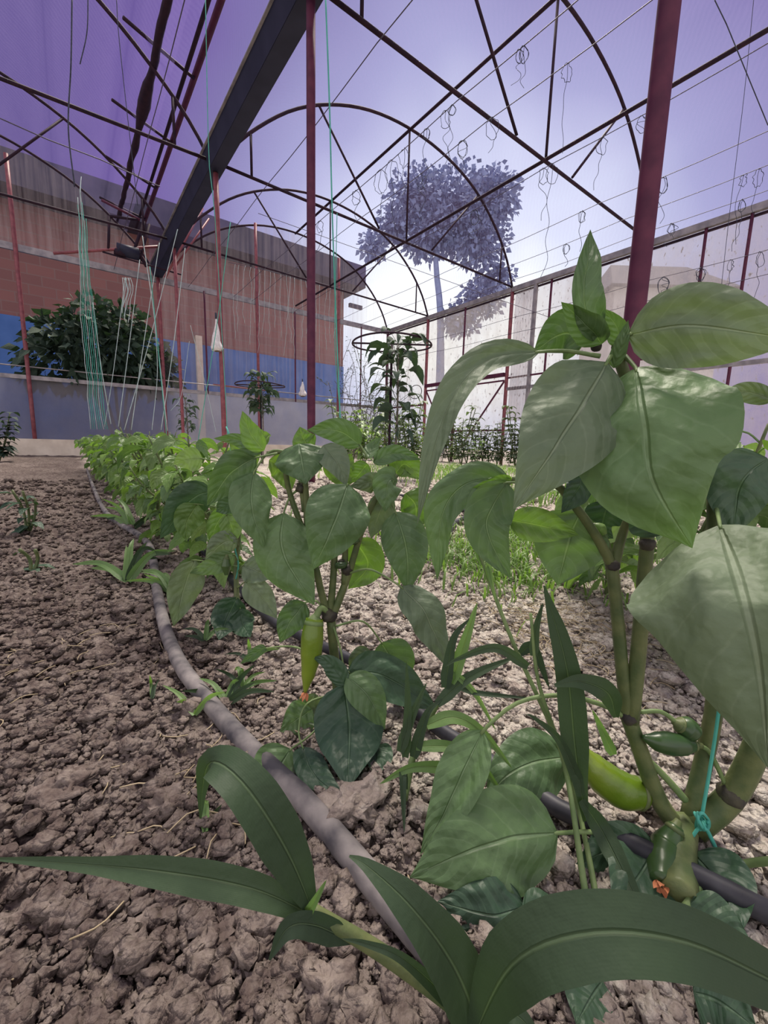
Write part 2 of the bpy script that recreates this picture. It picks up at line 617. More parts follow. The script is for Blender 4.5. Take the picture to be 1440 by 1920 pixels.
def blob_into(mb, c, r, sq=(1, 1, 1), jit=.15, seg=8, rings=5, seed=0):
    c = Vector(c)
    vs, fs = [], []
    rs = random.Random(seed)
    of = Vector((rs.random() * 50, rs.random() * 50, 0))
    vs.append(c + Vector((0, 0, -r * sq[2])))
    for i in range(1, rings):
        a = -PI / 2 + PI * i / rings
        for j in range(seg):
            b = 2 * PI * j / seg
            d = Vector((math.cos(a) * math.cos(b), math.cos(a) * math.sin(b), math.sin(a)))
            k = 1 + jit * 2 * noise.noise(d * 1.8 + of) + jit * noise.noise(d * 4.5 + of)
            vs.append(c + Vector((d.x * sq[0], d.y * sq[1], d.z * sq[2])) * (r * k))
    vs.append(c + Vector((0, 0, r * sq[2])))
    for j in range(seg):
        fs.append((0, 1 + (j + 1) % seg, 1 + j))
    for i in range(rings - 2):
        for j in range(seg):
            a = 1 + i * seg
            fs.append((a + j, a + (j + 1) % seg, a + seg + (j + 1) % seg, a + seg + j))
    e = len(vs) - 1
    a = 1 + (rings - 2) * seg
    for j in range(seg):
        fs.append((e, a + j, a + (j + 1) % seg))
    mb.add(vs, fs)


# ------------------------------------------------------------------ ground
XG, XR, HE = 1.637, 7.376, 3.4953
YT = [0.7403, 3.2403, 5.7403, 8.2403]
YE = 9.907


def gh(x, y):                     # soil height
    d = math.hypot(x, y)
    v = Vector((x, y, 0))
    h = .010 * noise.noise(v * 3.1) + .006 * noise.noise(v * 9) - .004
    if d > 3:
        h += min(1, (d - 3) / 3) * (.012 * noise.noise(v * 6) + .012 * noise.noise(v * 15))
    if d < 13:
        h += .010 * max(0, noise.noise(v * 21 + Vector((3, 1, 0)))) + .006 * noise.noise(v * 45)
    return h


def gh_fine(x, y):
    v = Vector((x, y, 0))
    h = gh(x, y)
    d = math.hypot(x, y)
    if d < 12:
        k = min(1, (12 - d) / 6) * (1 + d * .25)
        c = noise.voronoi(v * 88 + Vector((noise.noise(v * 60), noise.noise(v * 60 + Vector((5, 5, 5))), 0)) * 1.1)[0]
        h += k * (.0036 - .0065 * c[0]) * (1 + noise.noise(v * 17))
        c2 = noise.voronoi(v * 190)[0]
        h += k * (.0016 - .0030 * c2[0])
        h += k * .007 * noise.noise(v * 33) * (.5 + abs(noise.noise(v * 6)) * 2)
    return h


mb = MB()
NA, NR = 700, 430
azi = [YAW + math.radians(-86 + 172 * i / NA) for i in range(NA + 1)]
rad = [0.07 * (13.0 / 0.07) ** (j / NR) for j in range(NR + 1)]
vs = []
for r_ in rad:
    for a_ in azi:
        x_, y_ = r_ * math.sin(a_), r_ * math.cos(a_)
        vs.append((x_, y_, gh_fine(x_, y_)))
fs = []
for j in range(NR):
    for i in range(NA):
        a_ = j * (NA + 1) + i
        fs.append((a_, a_ + NA + 1, a_ + NA + 2, a_ + 1))
mb.v, mb.f, mb.uv = vs, fs, []
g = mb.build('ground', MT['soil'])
tag(g, kind='structure')
g['label'] = 'loose dry crumbly soil floor of the greenhouse'
mb = MB()
mb.add([(-60, -30, -.014), (90, -30, -.014), (90, 110, -.014), (-60, 110, -.014)], [(0, 1, 2, 3)])
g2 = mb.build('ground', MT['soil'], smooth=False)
tag(g2, kind='structure')

# crumbs of soil, uncountable
base = MB()
blob_into(base, (0, 0, 0), 1, (1, 1, .8), .25, 7, 5, 3)
BV = np.array(base.v, dtype=np.float32)
BF = base.f
allv, allf = [], []
NCR = 42000
k = 0
while k < NCR:
    r_ = .12 * (4.0 / .12) ** (random.random() ** .8)
    a_ = YAW + math.radians(random.uniform(-58, 58))
    x_, y_ = r_ * math.sin(a_), r_ * math.cos(a_)
    s_ = random.uniform(.0009, .0028) * (1 + (random.random() ** 9) * 2.6) * (1 + r_ * .8)
    R_ = Matrix.Rotation(random.random() * 6.28, 3, 'Z') @ Matrix.Rotation(random.uniform(-.6, .6), 3, 'X')
    jit_ = 1 + (rng.random((len(BV), 1)) - .5) * .42
    vv = (BV * jit_) @ np.array(R_, dtype=np.float32).T * s_ * np.array([random.uniform(.8, 1.3), 1, random.uniform(.7, 1)]) + np.array([x_, y_, gh(x_, y_) + s_ * .35 + .002])
    allf += [tuple(i + k * len(BV) for i in q) for q in BF]
    allv.append(vv)
    k += 1
mb = MB()
mb.v = [tuple(q) for q in np.concatenate(allv)]
mb.f = allf
mb.uv = []
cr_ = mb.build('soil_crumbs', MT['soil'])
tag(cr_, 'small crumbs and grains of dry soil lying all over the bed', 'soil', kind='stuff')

# larger clods that stand out
CL = [(665, 1525, .022, 'pale lumpy clod right of the grey hose in front of the middle pepper plant'),
      (300, 1690, .012, 'brown clod above the long low grass blade at left'),
      (540, 1700, .011, 'brown clod just left of the crossing grass blades'),
      (400, 1740, .012, 'square brown clod under the long low grass blade'),
      (450, 1780, .009, 'small upright clod right of the square brown clod'),
      (130, 1480, .017, 'wide brown clod on the open soil at far left'),
      (310, 1510, .014, 'flat brown clod between the far left clod and the hose'),
      (910, 1500, .014, 'reddish brown clod beside the small leaf held low by the black hose'),
      (440, 1530, .013, 'pale clod left of the hose below the arched grass blade'),
      (740, 1150, .020, 'pale clod behind the middle pepper plant on its right'),
      (690, 1190, .016, 'pale clod by the foot of the middle pepper plant'),
      (810, 1240, .018, 'dusty clod under the hanging leaf right of the middle plant'),
      (440, 1270, .016, 'pale clod right of the hose among seedlings'),
      (60, 1700, .010, 'dark clod at the lower left edge'),
      (220, 1600, .011, 'brown clod touching the long grass blade tip'),
      (620, 1850, .012, 'dark brown clod at the bottom under the grass stem')]
for x_, y_, s_, lb in CL:
    q = atZ(x_, y_, .004)
    mb = MB()
    blob_into(mb, (q.x, q.y, gh(q.x, q.y) + s_ * .25), s_, (1.15, 1, .62), .42, 26, 16, int(x_))
    for i, vv in enumerate(mb.v):
        v_ = Vector(vv)
        mb.v[i] = tuple(v_ + (v_ - q).normalized() * (.16 * s_ * noise.noise(v_ * 160) + .08 * s_ * noise.noise(v_ * 420)))
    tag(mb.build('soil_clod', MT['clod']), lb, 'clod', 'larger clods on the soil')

# ------------------------------------------------------------------ hoses
HOSE = [(830, 1800), (740, 1700), (620, 1560), (560, 1490), (480, 1415), (395, 1320), (335, 1240), (305, 1160), (292, 1090), (283, 1030), (262, 1005), (200, 962)]
hp = [atZ(x_, y_, .012) for x_, y_ in HOSE]
hp = [hp[0] + (hp[0] - hp[1]) * 2.0] + hp + [Vector((.10, 3.2, .014)), Vector((.12, 5.2, .014))]
mb = MB()
sp_ = spline(hp, 150)
mb.tube([q + Vector((0, 0, .002 * noise.noise(q * 9))) for q in sp_], .0098, 14)
tag(mb.build('irrigation_hose', MT['pipe']), 'dusty grey irrigation hose curving along the left foot of the pepper row', 'hose')
HOSE2 = [(1300, 1640), (1100, 1540), (1010, 1495), (900, 1415), (800, 1350), (700, 1260), (560, 1190), (500, 1155), (440, 1095), (395, 1045)]
hp = [atZ(x_, y_, .012) for x_, y_ in HOSE2]
hp = [hp[0] + (hp[0] - hp[1])] + hp + [Vector((.27, 2.4, .014)), Vector((.26, 5.0, .014))]
mb = MB()
mb.tube(spline(hp, 120), .0078, 12)
tag(mb.build('irrigation_hose', MT['pipe_black']), 'black irrigation hose passing behind the pepper stems', 'hose')
mb = MB()
mb.tube(spline([Vector((.85, .85, .012)), Vector((1.2, 1.15, .014)), Vector((1.6, 1.5, .012)), Vector((1.7, 2.6, .012))], 40), .01, 8)
tag(mb.build('irrigation_hose', MT['pipe_black']), 'dark hose lying on the path beside the grass patch', 'hose')


# ------------------------------------------------------------------ greenhouse frame
ARCH = [(0, 3.50), (.16, 3.78), (.42, 4.10), (.95, 4.57), (1.52, 4.90), (2.2, 5.13), (2.96, 5.21), (3.75, 5.13), (4.5, 4.88), (5.1, 4.45), (5.5, 3.98), (5.739, 3.50)]
ARV = [Vector((a_, 0, b_)) for a_, b_ in ARCH]
ARS = spline(ARV, 40)
CH = 3.62


def truss(x0, y, sgn, label, full=True, end=False):
    """arch from the gutter line x0 in direction sgn"""
    e = empty('roof_truss', (x0, y, 0), label, 'roof truss', 'arched roof trusses')
    P = lambda a_, z: Vector((sgn * a_, 0, z))
    a = MB()
    a.tube([P(q.x, q.z) for q in ARS], .021, 8)
    a.build('arch', MT['steel_dark'], e)
    if not end:
        c = MB()
        c.tube([P(.0, CH), P(5.739, CH - .08)], .019, 8)
        c.build('bottom_chord', MT['steel_dark'], e)
        for (p_, q_, nm) in (((.44, 4.12), (.44, CH), 'strut'), ((2.96, 5.21), (2.96, CH), 'strut'), ((5.32, 4.2), (5.32, CH - .06), 'strut'),
                             ((1.38, 4.83), (2.42, CH), 'brace'), ((4.58, 4.82), (3.52, CH), 'brace')):
            s_ = MB()
            s_.tube([P(*p_), P(*q_)], .016, 7)
            s_.build(nm, MT['steel_dark'], e)
    return e


names = ['nearest arched truss overhead', 'second arched truss, its chord meeting the tall middle post', 'third arched truss above the slender red post', 'fourth arched truss nearest the end wall']
for i, y_ in enumerate(YT):
    truss(XG, y_, 1, 'dark truss of the right bay, ' + names[i])
    truss(XG, y_, -1, 'dark truss of the left bay, ' + names[i])
truss(XG, YE, 1, 'dark pipe arch framing the top of the right bay end wall', end=True)
truss(XG, YE, -1, 'dark pipe arch framing the top of the left bay end wall', end=True)


def post(x_, y_, z0, z1, r_, mat, label, sq=False, grp='upright posts'):
    mb = MB()
    if sq:
        mb.box((x_, y_, (z0 + z1) / 2), (r_ * 2, r_ * 2, z1 - z0))
    else:
        mb.tube([(x_, y_, z0 + (z1 - z0) * i / 6) for i in range(7)], r_, 20)
    return tag(mb.build('steel_post', MT[mat], smooth=not sq), label, 'post', grp)


post(XG, YT[0], -.05, 3.55, .0335, 'steel_purple', 'thick maroon steel post rising behind the big right pepper plant')
post(XG, YT[1], -.05, 3.55, .0335, 'steel_purple', 'tall maroon steel post behind the middle pepper plant')
post(XG, YT[2], -.05, 3.5, .031, 'steel_red', 'slender red post with a white bag tied to it')
post(XG, YT[3], -.05, 3.5, .026, 'steel_red', 'red post half hidden by the gutter near the end wall')
post(XG, YE - .04, -.05, 3.5, .034, 'steel_red', 'red post under the far end of the gutter at the end wall')
for x_, z1, lb in ((-.5, 4.87, 'red post of the end wall at far left'), (3.63, 5.1, 'red post of the end wall behind the potted hoop sapling'), (5.76, 4.95, 'red post of the end wall right of the tall middle post')):
    post(x_, YE - .04, -.05, z1, .032, 'steel_red', lb)
for x_, z0, z1, lb in ((2.5, 1.35, 3.45, 'thin upright between red posts left of the middle post'), (4.56, 1.35, 3.45, 'thin upright just left of the middle post'), (6.47, .3, 3.45, 'thin upright by the end wall corner')):
    post(x_, YE - .03, z0, z1, .018, 'steel_purple', 'maroon ' + lb)
post(XR, YE, -.05, 3.5, .035, 'steel_purple', 'corner post where end wall meets right wall')
post(XR, YT[3], -.05, 3.5, .036, 'steel_red', 'maroon wall post at the far side of the door frame')
post(XR, YT[2], -.05, 3.5, .036, 'steel_red', 'maroon wall post at the near side of the door frame')
post(XR, YT[1], -.05, 3.5, .036, 'steel_red', 'maroon wall post behind the thick near post')
post(XR, YT[0], -.05, 3.5, .036, 'steel_red', 'maroon wall post out at the right edge')
for y_, z0, lb in ((7.0, 1.95, 'thin dark upright above the door frame'), (4.87, 1.7, 'thin maroon upright left of the pepper tip leaf'), (2.5, .3, 'thin maroon upright above the large top right leaf'), (2.0, .3, 'thin maroon upright near the right edge')):
    post(XR, y_, z0, 3.45, .02, 'steel_purple', lb)
post(XR, 5.2, .1, 3.45, .03, 'galv', 'pale galvanised strap upright on the right wall', sq=True)


def rail(a, b, wd, ht, mat, name, label, cat='rail'):
    mb = MB()
    mb.bar(a, b, wd, ht)
    return tag(mb.build(name, MT[mat], smooth=False), label, cat, 'rails and purlins')


def pipe(pts, r_, mat, name, label, cat='pipe', grp='rails and purlins', k=8):
    mb = MB()
    mb.tube(pts, r_, k)
    return tag(mb.build(name, MT[mat]), label, cat, grp)


YN = -3.5
# eave, end wall rails
rail((XR, YN, HE), (XR, YE, HE), .07, .09, 'galv', 'eave_rail', 'grey eave rail along the top of the right wall')
rail((XR + .03, YN, HE - .075), (XR + .03, YE, HE - .075), .03, .03, 'steel_dark', 'eave_rail', 'thin dark rail just under the grey eave rail of the right wall')
rail((-4.1, YE, HE - .02), (XR, YE, HE - .02), .05, .11, 'galv', 'end_rail', 'grey rail across the end wall at eave height')
rail((-4.1, YE - .01, 1.34), (XR, YE - .01, 1.40), .05, .07, 'galv', 'end_rail', 'grey rail across the end wall at waist height')
pipe([(-4.1, YE - .05, 1.53), (XR, YE - .05, 1.55)], .011, 'galv', 'end_wire', 'thin pale pipe just above the waist rail of the end wall')
pipe([(2.6, YE - .08, 1.56), (4.1, YE - .08, 1.54)], .012, 'steel_red', 'short_rod', 'short dark red rod on the end wall above the waist rail')
rail((XR, YT[2], 1.78), (XR, YN, 1.80), .03, .03, 'steel_purple', 'wall_rail', 'upper thin rail on the right wall right of the door')
rail((XR, YT[2], 1.56), (XR, YN, 1.54), .04, .06, 'galv', 'wall_rail', 'lower pale rail on the right wall right of the door')
rail((XR, YE, 1.40), (XR, YT[3], 1.40), .03, .04, 'steel_purple', 'wall_rail', 'short rail between the corner and the door post')
pipe([(XG + 2.96, YN, 5.19), (XG + 2.96, YE, 5.19)], .022, 'steel_dark', 'ridge_purlin', 'dark pipe running along the ridge of the right bay')
pipe([(XG + 2.96, YN, CH - .02), (XG + 2.96, YE, CH - .02)], .02, 'steel_dark', 'tie_purlin', 'dark pipe running along the middle of the bottom chords')
pipe([(XG - .62, YN, 4.36), (XG - .62, YE, 4.36)], .022, 'steel_dark', 'roof_purlin', 'dark pipe inside the dirty film roll of the left bay')
pipe([(1.30, YN, 4.28), (1.30, YE, 4.28)], .022, 'steel_dark', 'vent_pipe', 'dark pipe along the roof vent of the left bay')
pipe([(1.455, YN, 4.46), (1.455, YE, 4.46)], .034, 'steel_purple', 'vent_pipe', 'thick pipe at the film edge beside the gutter')
# dirty film roll
mb = MB()
pr = []
rr = []
for i in range(120):
    y_ = YN + (YE - .3 - YN) * i / 119
    pr.append(Vector((XG - .62 + .02 * noise.noise(Vector((y_ * 2, 0, 0))), y_, 4.33)))
    b_ = .036 + .02 * max(0, noise.noise(Vector((y_ * 1.7, 3, 0))))
    if 5.9 < y_ < 6.9:
        b_ += .035 * math.sin((y_ - 5.9) * PI)
    rr.append(b_ + .01 * noise.noise(Vector((y_ * 14, 1, 0))))
mb.tube(pr, rr, 12)
tag(mb.build('film_roll', MT['steel_dark']), 'long dark rolled and dirt caked film hanging along the left bay roof', 'film roll')
for i, (a_, b_) in enumerate((((231, 33), (354, 142)), ((210, 187), (315, 265)), ((198, 293), (290, 352)), ((187, 370), (262, 408)))):
    p0 = atZ(*a_, 4.40)
    p1 = atZ(*b_, 4.42)
    p1.x = 1.44
    pipe([p0, p1], .018, 'steel_dark', 'vent_rafter', 'short dark rafter from film roll to vent pipe, number %s from the camera' % ('first', 'second', 'third', 'fourth')[i], 'rafter', 'vent rafters')

# gutter: two sloping flanks and a flat bottom
e = empty('roof_gutter', (XG, 0, 0), 'big dark sheet metal gutter between the two bays', 'gutter')


def strip(x0, z0, x1, z1, name, mat, th=.008):
    mb = MB()
    L_ = math.hypot(x1 - x0, z1 - z0)
    an = math.atan2(z1 - z0, x1 - x0)
    mb.box(((x0 + x1) / 2 - XG, (YN + YE) / 2, (z0 + z1) / 2), (L_, YE - YN, th), Matrix.Rotation(-an, 3, 'Y'))
    mb.build(name, MT[mat], e, smooth=False)


strip(XG - .075, 3.52, XG + .075, 3.52, 'gutter_floor', 'gutter')
strip(XG - .075, 3.52, XG - .125, 3.70, 'gutter_flank', 'gutter_b')
strip(XG + .075, 3.52, XG + .105, 3.70, 'gutter_flank', 'gutter_b')
strip(XG + .105, 3.70, XG + .14, 3.70, 'gutter_lip', 'wood_strip', .02)
strip(XG - .15, 3.70, XG - .125, 3.70, 'gutter_lip', 'galv', .012)
# red lattice under the far gutter + motor
e2 = empty('vent_gear', (XG - .5, 8.9, 3.4), 'cluster of red and dark steel arms of the vent gear under the gutter end', 'vent gear')
for a_, b_, mt_, r_ in (((100, 475), (330, 460), 'steel_red', .022), ((205, 405), (203, 470), 'steel_dark', .02), ((205, 405), (258, 412), 'steel_dark', .022), ((270, 415), (248, 480), 'steel_dark', .025),
                        ((280, 420), (262, 490), 'steel_dark', .02), ((190, 375), (262, 412), 'steel_purple', .022), ((225, 470), (225, 480), 'steel_dark', .09), ((258, 470), (275, 500), 'steel_dark', .03), ((380, 390), (310, 520), 'steel_red', .02), ((392, 410), (325, 505), 'steel_red', .016),
                        ((192, 472), (340, 515), 'steel_dark', .014)):
    p0, p1 = atY(*a_, 8.9), atY(*b_, 8.9)
    mb = MB()
    mb.tube([p0, p1], r_, 8)
    o_ = mb.build('gear_arm', MT[mt_])
    o_.parent = e2
    o_.matrix_parent_inverse = Matrix.Translation(e2.location).inverted()
mb = MB()
c_ = atY(240, 472, 8.9)
mb.tube([c_ + Vector((-.16, 0, 0)), c_ + Vector((.16, 0, 0))], .10, 14)
o_ = mb.build('gear_motor', MT['gutter'])
o_.parent = e2
o_.matrix_parent_inverse = Matrix.Translation(e2.location).inverted()

# door frame in the right wall
e = empty('door_1', (XR, 7.0, 0), 'wide low door of film on a maroon braced frame in the right wall', 'door')
e['kind'] = 'structure'
for nm, a_, b_, wd in (('lintel', (0, -1.2, 1.86), (0, 1.24, 1.86), .075), ('lintel', (0, -1.2, 1.74), (0, 1.24, 1.74), .03), ('door_rail', (0, -1.2, .72), (0, 1.24, .72), .035),
                       ('door_stile', (0, .22, .0), (0, .22, 1.0), .05), ('brace', (0, -1.2, 1.72), (0, .02, .25), .028), ('brace', (0, 1.2, 1.72), (0, .25, .30), .028)):
    mb = MB()
    mb.bar(a_, b_, wd, wd)
    mb.build(nm, MT['steel_purple'], e, smooth=False)

# films
mb = MB()
GX = 60
NYF = 66


def film_surface(f, nu, nv_, name, mat, kind='structure'):
    mb = MB()
    vs = [f(i / nu, j / nv_) for j in range(nv_ + 1) for i in range(nu + 1)]
    fs = [(j * (nu + 1) + i, j * (nu + 1) + i + 1, (j + 1) * (nu + 1) + i + 1, (j + 1) * (nu + 1) + i) for j in range(nv_) for i in range(nu)]
    mb.add(vs, fs)
    o_ = mb.build(name, MT[mat])
    o_['kind'] = kind
    return o_


AR60 = spline(ARV, 60)


def roof(sgn):
    def f(u, v):
        q = AR60[round(u * 60) if sgn > 0 else 7 + round(u * 53)]
        y_ = YN + (YE - YN) * v
        lift = .028 + .02 * noise.noise(Vector((q.x * 1.2, y_ * .8, sgn * 4)))
        return (XG + sgn * q.x, y_, q.z + lift)
    return f


film_surface(roof(1), 60, NYF, 'ceiling', 'film_roof')
film_surface(roof(-1), 60, NYF, 'ceiling', 'film_roof')
film_surface(lambda u, v: (XR + .045 + .01 * noise.noise(Vector((u * 9, v * 4, 0))), YN + (YE - YN) * u, 0 + v * 3.46), 80, 20, 'wall_right', 'film_wall')
film_surface(lambda u, v: (XG + (XR - XG) * u, YE + .045 + .012 * noise.noise(Vector((u * 40, v * 3, 0))), 1.38 + v * 2.08), 120, 12, 'wall_back', 'film_end')
film_surface(lambda u, v: (-4.08 + (XR + 4.08) * u, YE + .045 + .012 * noise.noise(Vector((u * 40, v * 3, 5))), .26 + v * 1.10), 120, 12, 'wall_back', 'film_low')


def tymp(sgn):
    def f(u, v):
        q = AR60[round(u * 60)]
        return (XG + sgn * q.x, YE + .045, 3.48 + (q.z + .02 - 3.48) * v)
    return f


film_surface(tymp(1), 60, 8, 'wall_back', 'film_end')
film_surface(tymp(-1), 60, 8, 'wall_back', 'film_end')
film_surface(lambda u, v: (XG - .64 + .47 * u, YN + (YE - .6 - YN) * v, 4.43 + .09 * u), 6, 40, 'ceiling', 'film_roof')
film_surface(lambda u, v: (1.49 + .03 * math.sin(v * PI), YN + (YE - YN) * u, 3.72 + v * .72), 60, 4, 'wall_vent', 'film_roof')
# curb
mb = MB()
mb.box(((XR - 4.1) / 2, YE + .02, .12), (XR + 4.1, .24, .34))
o_ = mb.build('trim_1', MT['plaster'], smooth=False)
o_['kind'] = 'structure'
# folded film hanging left of the pale upright on right wall
film_surface(lambda u, v: (XR - .03 + .012 * math.sin(u * 40), 5.22 + .42 * u, .9 + v * 2.5), 30, 6, 'curtain_fold', 'film_wall', 'thing')
o_ = COL.objects[-1]
tag(o_, 'folded strip of milky film hanging on the right wall beside the pale upright', 'film curtain')

# ------------------------------------------------------------------ outside
YB = 13.0
e = empty('brick_building', (0, YB, 0), 'long brick building with grey roof and blue painted base behind the end wall', 'building')
tl, tr_ = atY(0, 318, YB), atY(645, 500, YB)
bl_, br_ = atY(0, 585, YB), atY(640, 690, YB)
x1 = tr_.x
zt = (tl.z + tr_.z) / 2
zb = (bl_.z + br_.z) / 2
mb = MB()
mb.box(((x1 - 14) / 2, 2, (zb + zt - .6) / 2), (x1 + 14, 4, zt - .6 - zb))
mb.build('brick_wall', MT['brick'], e, False)
mb = MB()
mb.box(((x1 - 14) / 2, 1.98, zb / 2), (x1 + 14, 4.04, zb))
mb.build('blue_base', MT['blue_paint'], e, False)
mb = MB()
mb.box(((x1 + .1 - 14) / 2, 1.9, zt - .35), (x1 + 14.6, 5.4, .65))
mb.build('roof', MT['roof_sheet'], e, False)
for i in range(6):
    mb = MB()
    mb.box((x1 + .35, -.2, zt - 1.1 + .0 * i), (.5, .1, .12))
    if i == 0:
        mb.build('rafter_end', MT['roof_sheet'], e, False)
mb = MB()
q = atY(378, 700, YB - .3)
mb.box((q.x, -.1, 1.6), (.16, .16, 3.2))
mb.build('pilaster', MT['plaster'], e, False)


def leaf_cloud(mb, c, rad3, n_, size, seed, asp=.55, droop=.3, shell=.55):
    rs = random.Random(seed)
    for i in range(n_):
        d = Vector((rs.gauss(0, 1), rs.gauss(0, 1), rs.gauss(0, 1))).normalized()
        k = shell + (1 - shell) * rs.random()
        k *= 1 + .25 * noise.noise(d * 2.3 + Vector((seed, 0, 0)))
        q = Vector(c) + Vector((d.x * rad3[0], d.y * rad3[1], d.z * rad3[2])) * k
        out = (d + Vector((rs.gauss(0, .5), rs.gauss(0, .5), -droop + rs.gauss(0, .3)))).normalized()
        s_ = size * rs.uniform(.6, 1.3)
        side = out.orthogonal().normalized()
        side = Matrix.Rotation(rs.random() * 6.28, 3, out) @ side
        up_ = out.cross(side)
        tip = q + out * s_ - Vector((0, 0, s_ * .2))
        m_ = q + out * s_ * .45
        mb.add([q, m_ + side * s_ * asp * .5 + up_ * s_ * .08, tip, m_ - side * s_ * asp * .5 + up_ * s_ * .08, m_],
               [(0, 4, 1), (4, 2, 1), (0, 3, 4), (4, 3, 2)], [(.5, 0), (1, .45), (.5, 1), (0, .45), (.5, .45)])


# fig bush right behind the end wall
e = empty('fig_bush', (.9, 11.2, 0), 'dark leafy bush leaning in over the waist rail at the left end wall', 'bush')
mb = MB()
for x_, y_, rx, ry, rz, n_ in ((195, 650, 1.15, .7, .62, 520), (120, 680, .8, .6, .55, 240), (255, 680, .75, .6, .6, 260), (170, 600, .55, .5, .45, 130), (225, 610, .5, .5, .4, 110), (105, 620, .35, .4, .3, 60), (300, 700, .45, .4, .5, 90)):
    c_ = atY(x_, y_, 10.35)
    leaf_cloud(mb, c_ - Vector((.9, 11.2, 0)), (rx * .93, ry, rz * .93), int(n_ * 1.5), .21, x_, .6)
mb.build('foliage', MT['leaf_tree'], e)
mb = MB()
for i in range(5):
    mb.tube(spline([Vector((0 + i * .05, 0, 0)), Vector((-.3 + i * .15, 0, 1.0)), Vector((-.8 + i * .4, -.1, 2.2))], 8), .03, 6)
mb.build('stem', MT['bark'], e)

# tree seen through the roof film
DT = 26.0
c0 = at(850, 400, DT)
e = empty('tree', (c0.x, c0.y, 0), 'tall round crowned tree showing through the roof film at right of centre', 'tree')
mb = MB()
for x_, y_, r_, n_ in ((850, 395, 2.7, 1500), (780, 370, 1.9, 700), (920, 370, 1.8, 700), (800, 440, 1.7, 600), (895, 450, 1.9, 700), (900, 560, 1.4, 350), (740, 420, 1.1, 250), (700, 460, .9, 160), (860, 600, 1.2, 260), (930, 520, 1.1, 260)):
    c_ = at(x_, y_, DT) - Vector((c0.x, c0.y, 0))
    leaf_cloud(mb, c_, (r_, r_, r_ * .85), n_ * 2, .34, x_ + y_, .8, .1, .1)
mb.build('crown', MT['foliage'], e)
mb = MB()
b_ = at(825, 800, DT) - Vector((c0.x, c0.y, 0))
mb.tube(spline([Vector((b_.x, b_.y, 0)), at(826, 600, DT) - Vector((c0.x, c0.y, 0)), at(818, 480, DT) - Vector((c0.x, c0.y, 0)), at(850, 400, DT) - Vector((c0.x, c0.y, 0))], 14), [.34 - .016 * i for i in range(15)], 10)
mb.build('trunk', MT['foliage'], e)
# far house beyond the right wall
c_ = at(1215, 520, 24)
e = empty('far_house', (c_.x, c_.y, 0), 'pale bluish house roof showing through the right wall film', 'house')
Rz = Matrix.Rotation(math.atan2(RX.y, RX.x), 3, 'Z')
mb = MB()
vs = [Vector((a_, b_, c2)) for a_, b_, c2 in ((-3, -2, c_.z - 1.1), (4, -2, c_.z - 1.1), (4, 2, c_.z - 1.1), (-3, 2, c_.z - 1.1), (-2.2, 0, c_.z + .6), (2.2, 0, c_.z + .6))]
mb.add([Rz @ q for q in vs], [(0, 1, 5, 4), (1, 2, 5), (2, 3, 4, 5), (3, 0, 4), (0, 3, 2, 1)])
mb.build('roof', MT['roof_sheet'], e, False)
mb = MB()
mb.box((.5, 0, (c_.z - 1.1) / 2), (6, 3.6, c_.z - 1.1), Rz)
mb.build('wall', MT['white_paint'], e, False)


# ------------------------------------------------------------------ generic plants
def pepper_proto(seed, h, nleaf, L0, mat='leaf_far', loc=(0, 0, 0), spread=.125):
    rs = random.Random(seed)
    e = bpy.data.objects.new('pepper_plant', None)
    COL.objects.link(e)
    fork = Vector((rs.uniform(-.01, .01), rs.uniform(-.01, .01), h * .45))
    st = MB()
    st.tube(spline([Vector((0, 0, -.02)), fork * .5 + Vector((.004, 0, 0)), fork], 6), .0055, 7)
    br = []
    for k_ in range(4):
        an = k_ * 1.6 + rs.random()
        tip = fork + Vector((math.cos(an) * spread * rs.uniform(.5, 1), math.sin(an) * spread * rs.uniform(.5, 1), h * rs.uniform(.42, .6)))
        mid = fork.lerp(tip, .5) + Vector((math.cos(an), math.sin(an), 0)) * .015
        sp1 = spline([fork, mid, tip], 8)
        st.tube(sp1, [.0042 - .0003 * i for i in range(9)], 6)
        br.append(sp1)
    st.build('stem', MT['stem'], e)
    for i in range(nleaf):
        b_ = br[i % 4]
        k_ = rs.uniform(.05, 1) ** .7
        if rs.random() < .36:
            q = fork * rs.uniform(.12, 1)
        else:
            q = b_[int(k_ * 8)]
        an = rs.random() * 6.283
        el = rs.uniform(-.1, .7)
        d = Vector((math.cos(an) * math.cos(el), math.sin(an) * math.cos(el), math.sin(el)))
        L = L0 * rs.uniform(.6, 1.25)
        pb = q + d * L * .45
        side_d = Vector((d.x, d.y, 0))
        dr = rs.uniform(.3, 1.5)
        p1 = pb + (side_d * .9 + Vector((0, 0, -.25 * dr))).normalized() * L * .5
        p2 = p1 + (side_d * .6 + Vector((0, 0, -1.0 * dr))).normalized() * L * .5
        mb = MB()
        leaf_into(mb, [pb, p1, p2], L * rs.uniform(.40, .54), upv, rs.gauss(0, .7), .35, .1, .07, 8, 6, seed=seed * 100 + i)
        mb.tube(spline([q, q.lerp(pb, .5) + Vector((0, 0, .004)), pb], 5), .0012, 5)
        young = k_ > .55 and rs.random() < .6
        mb.build('leaf', MT['leaf_young' if young else mat], e)
    return e


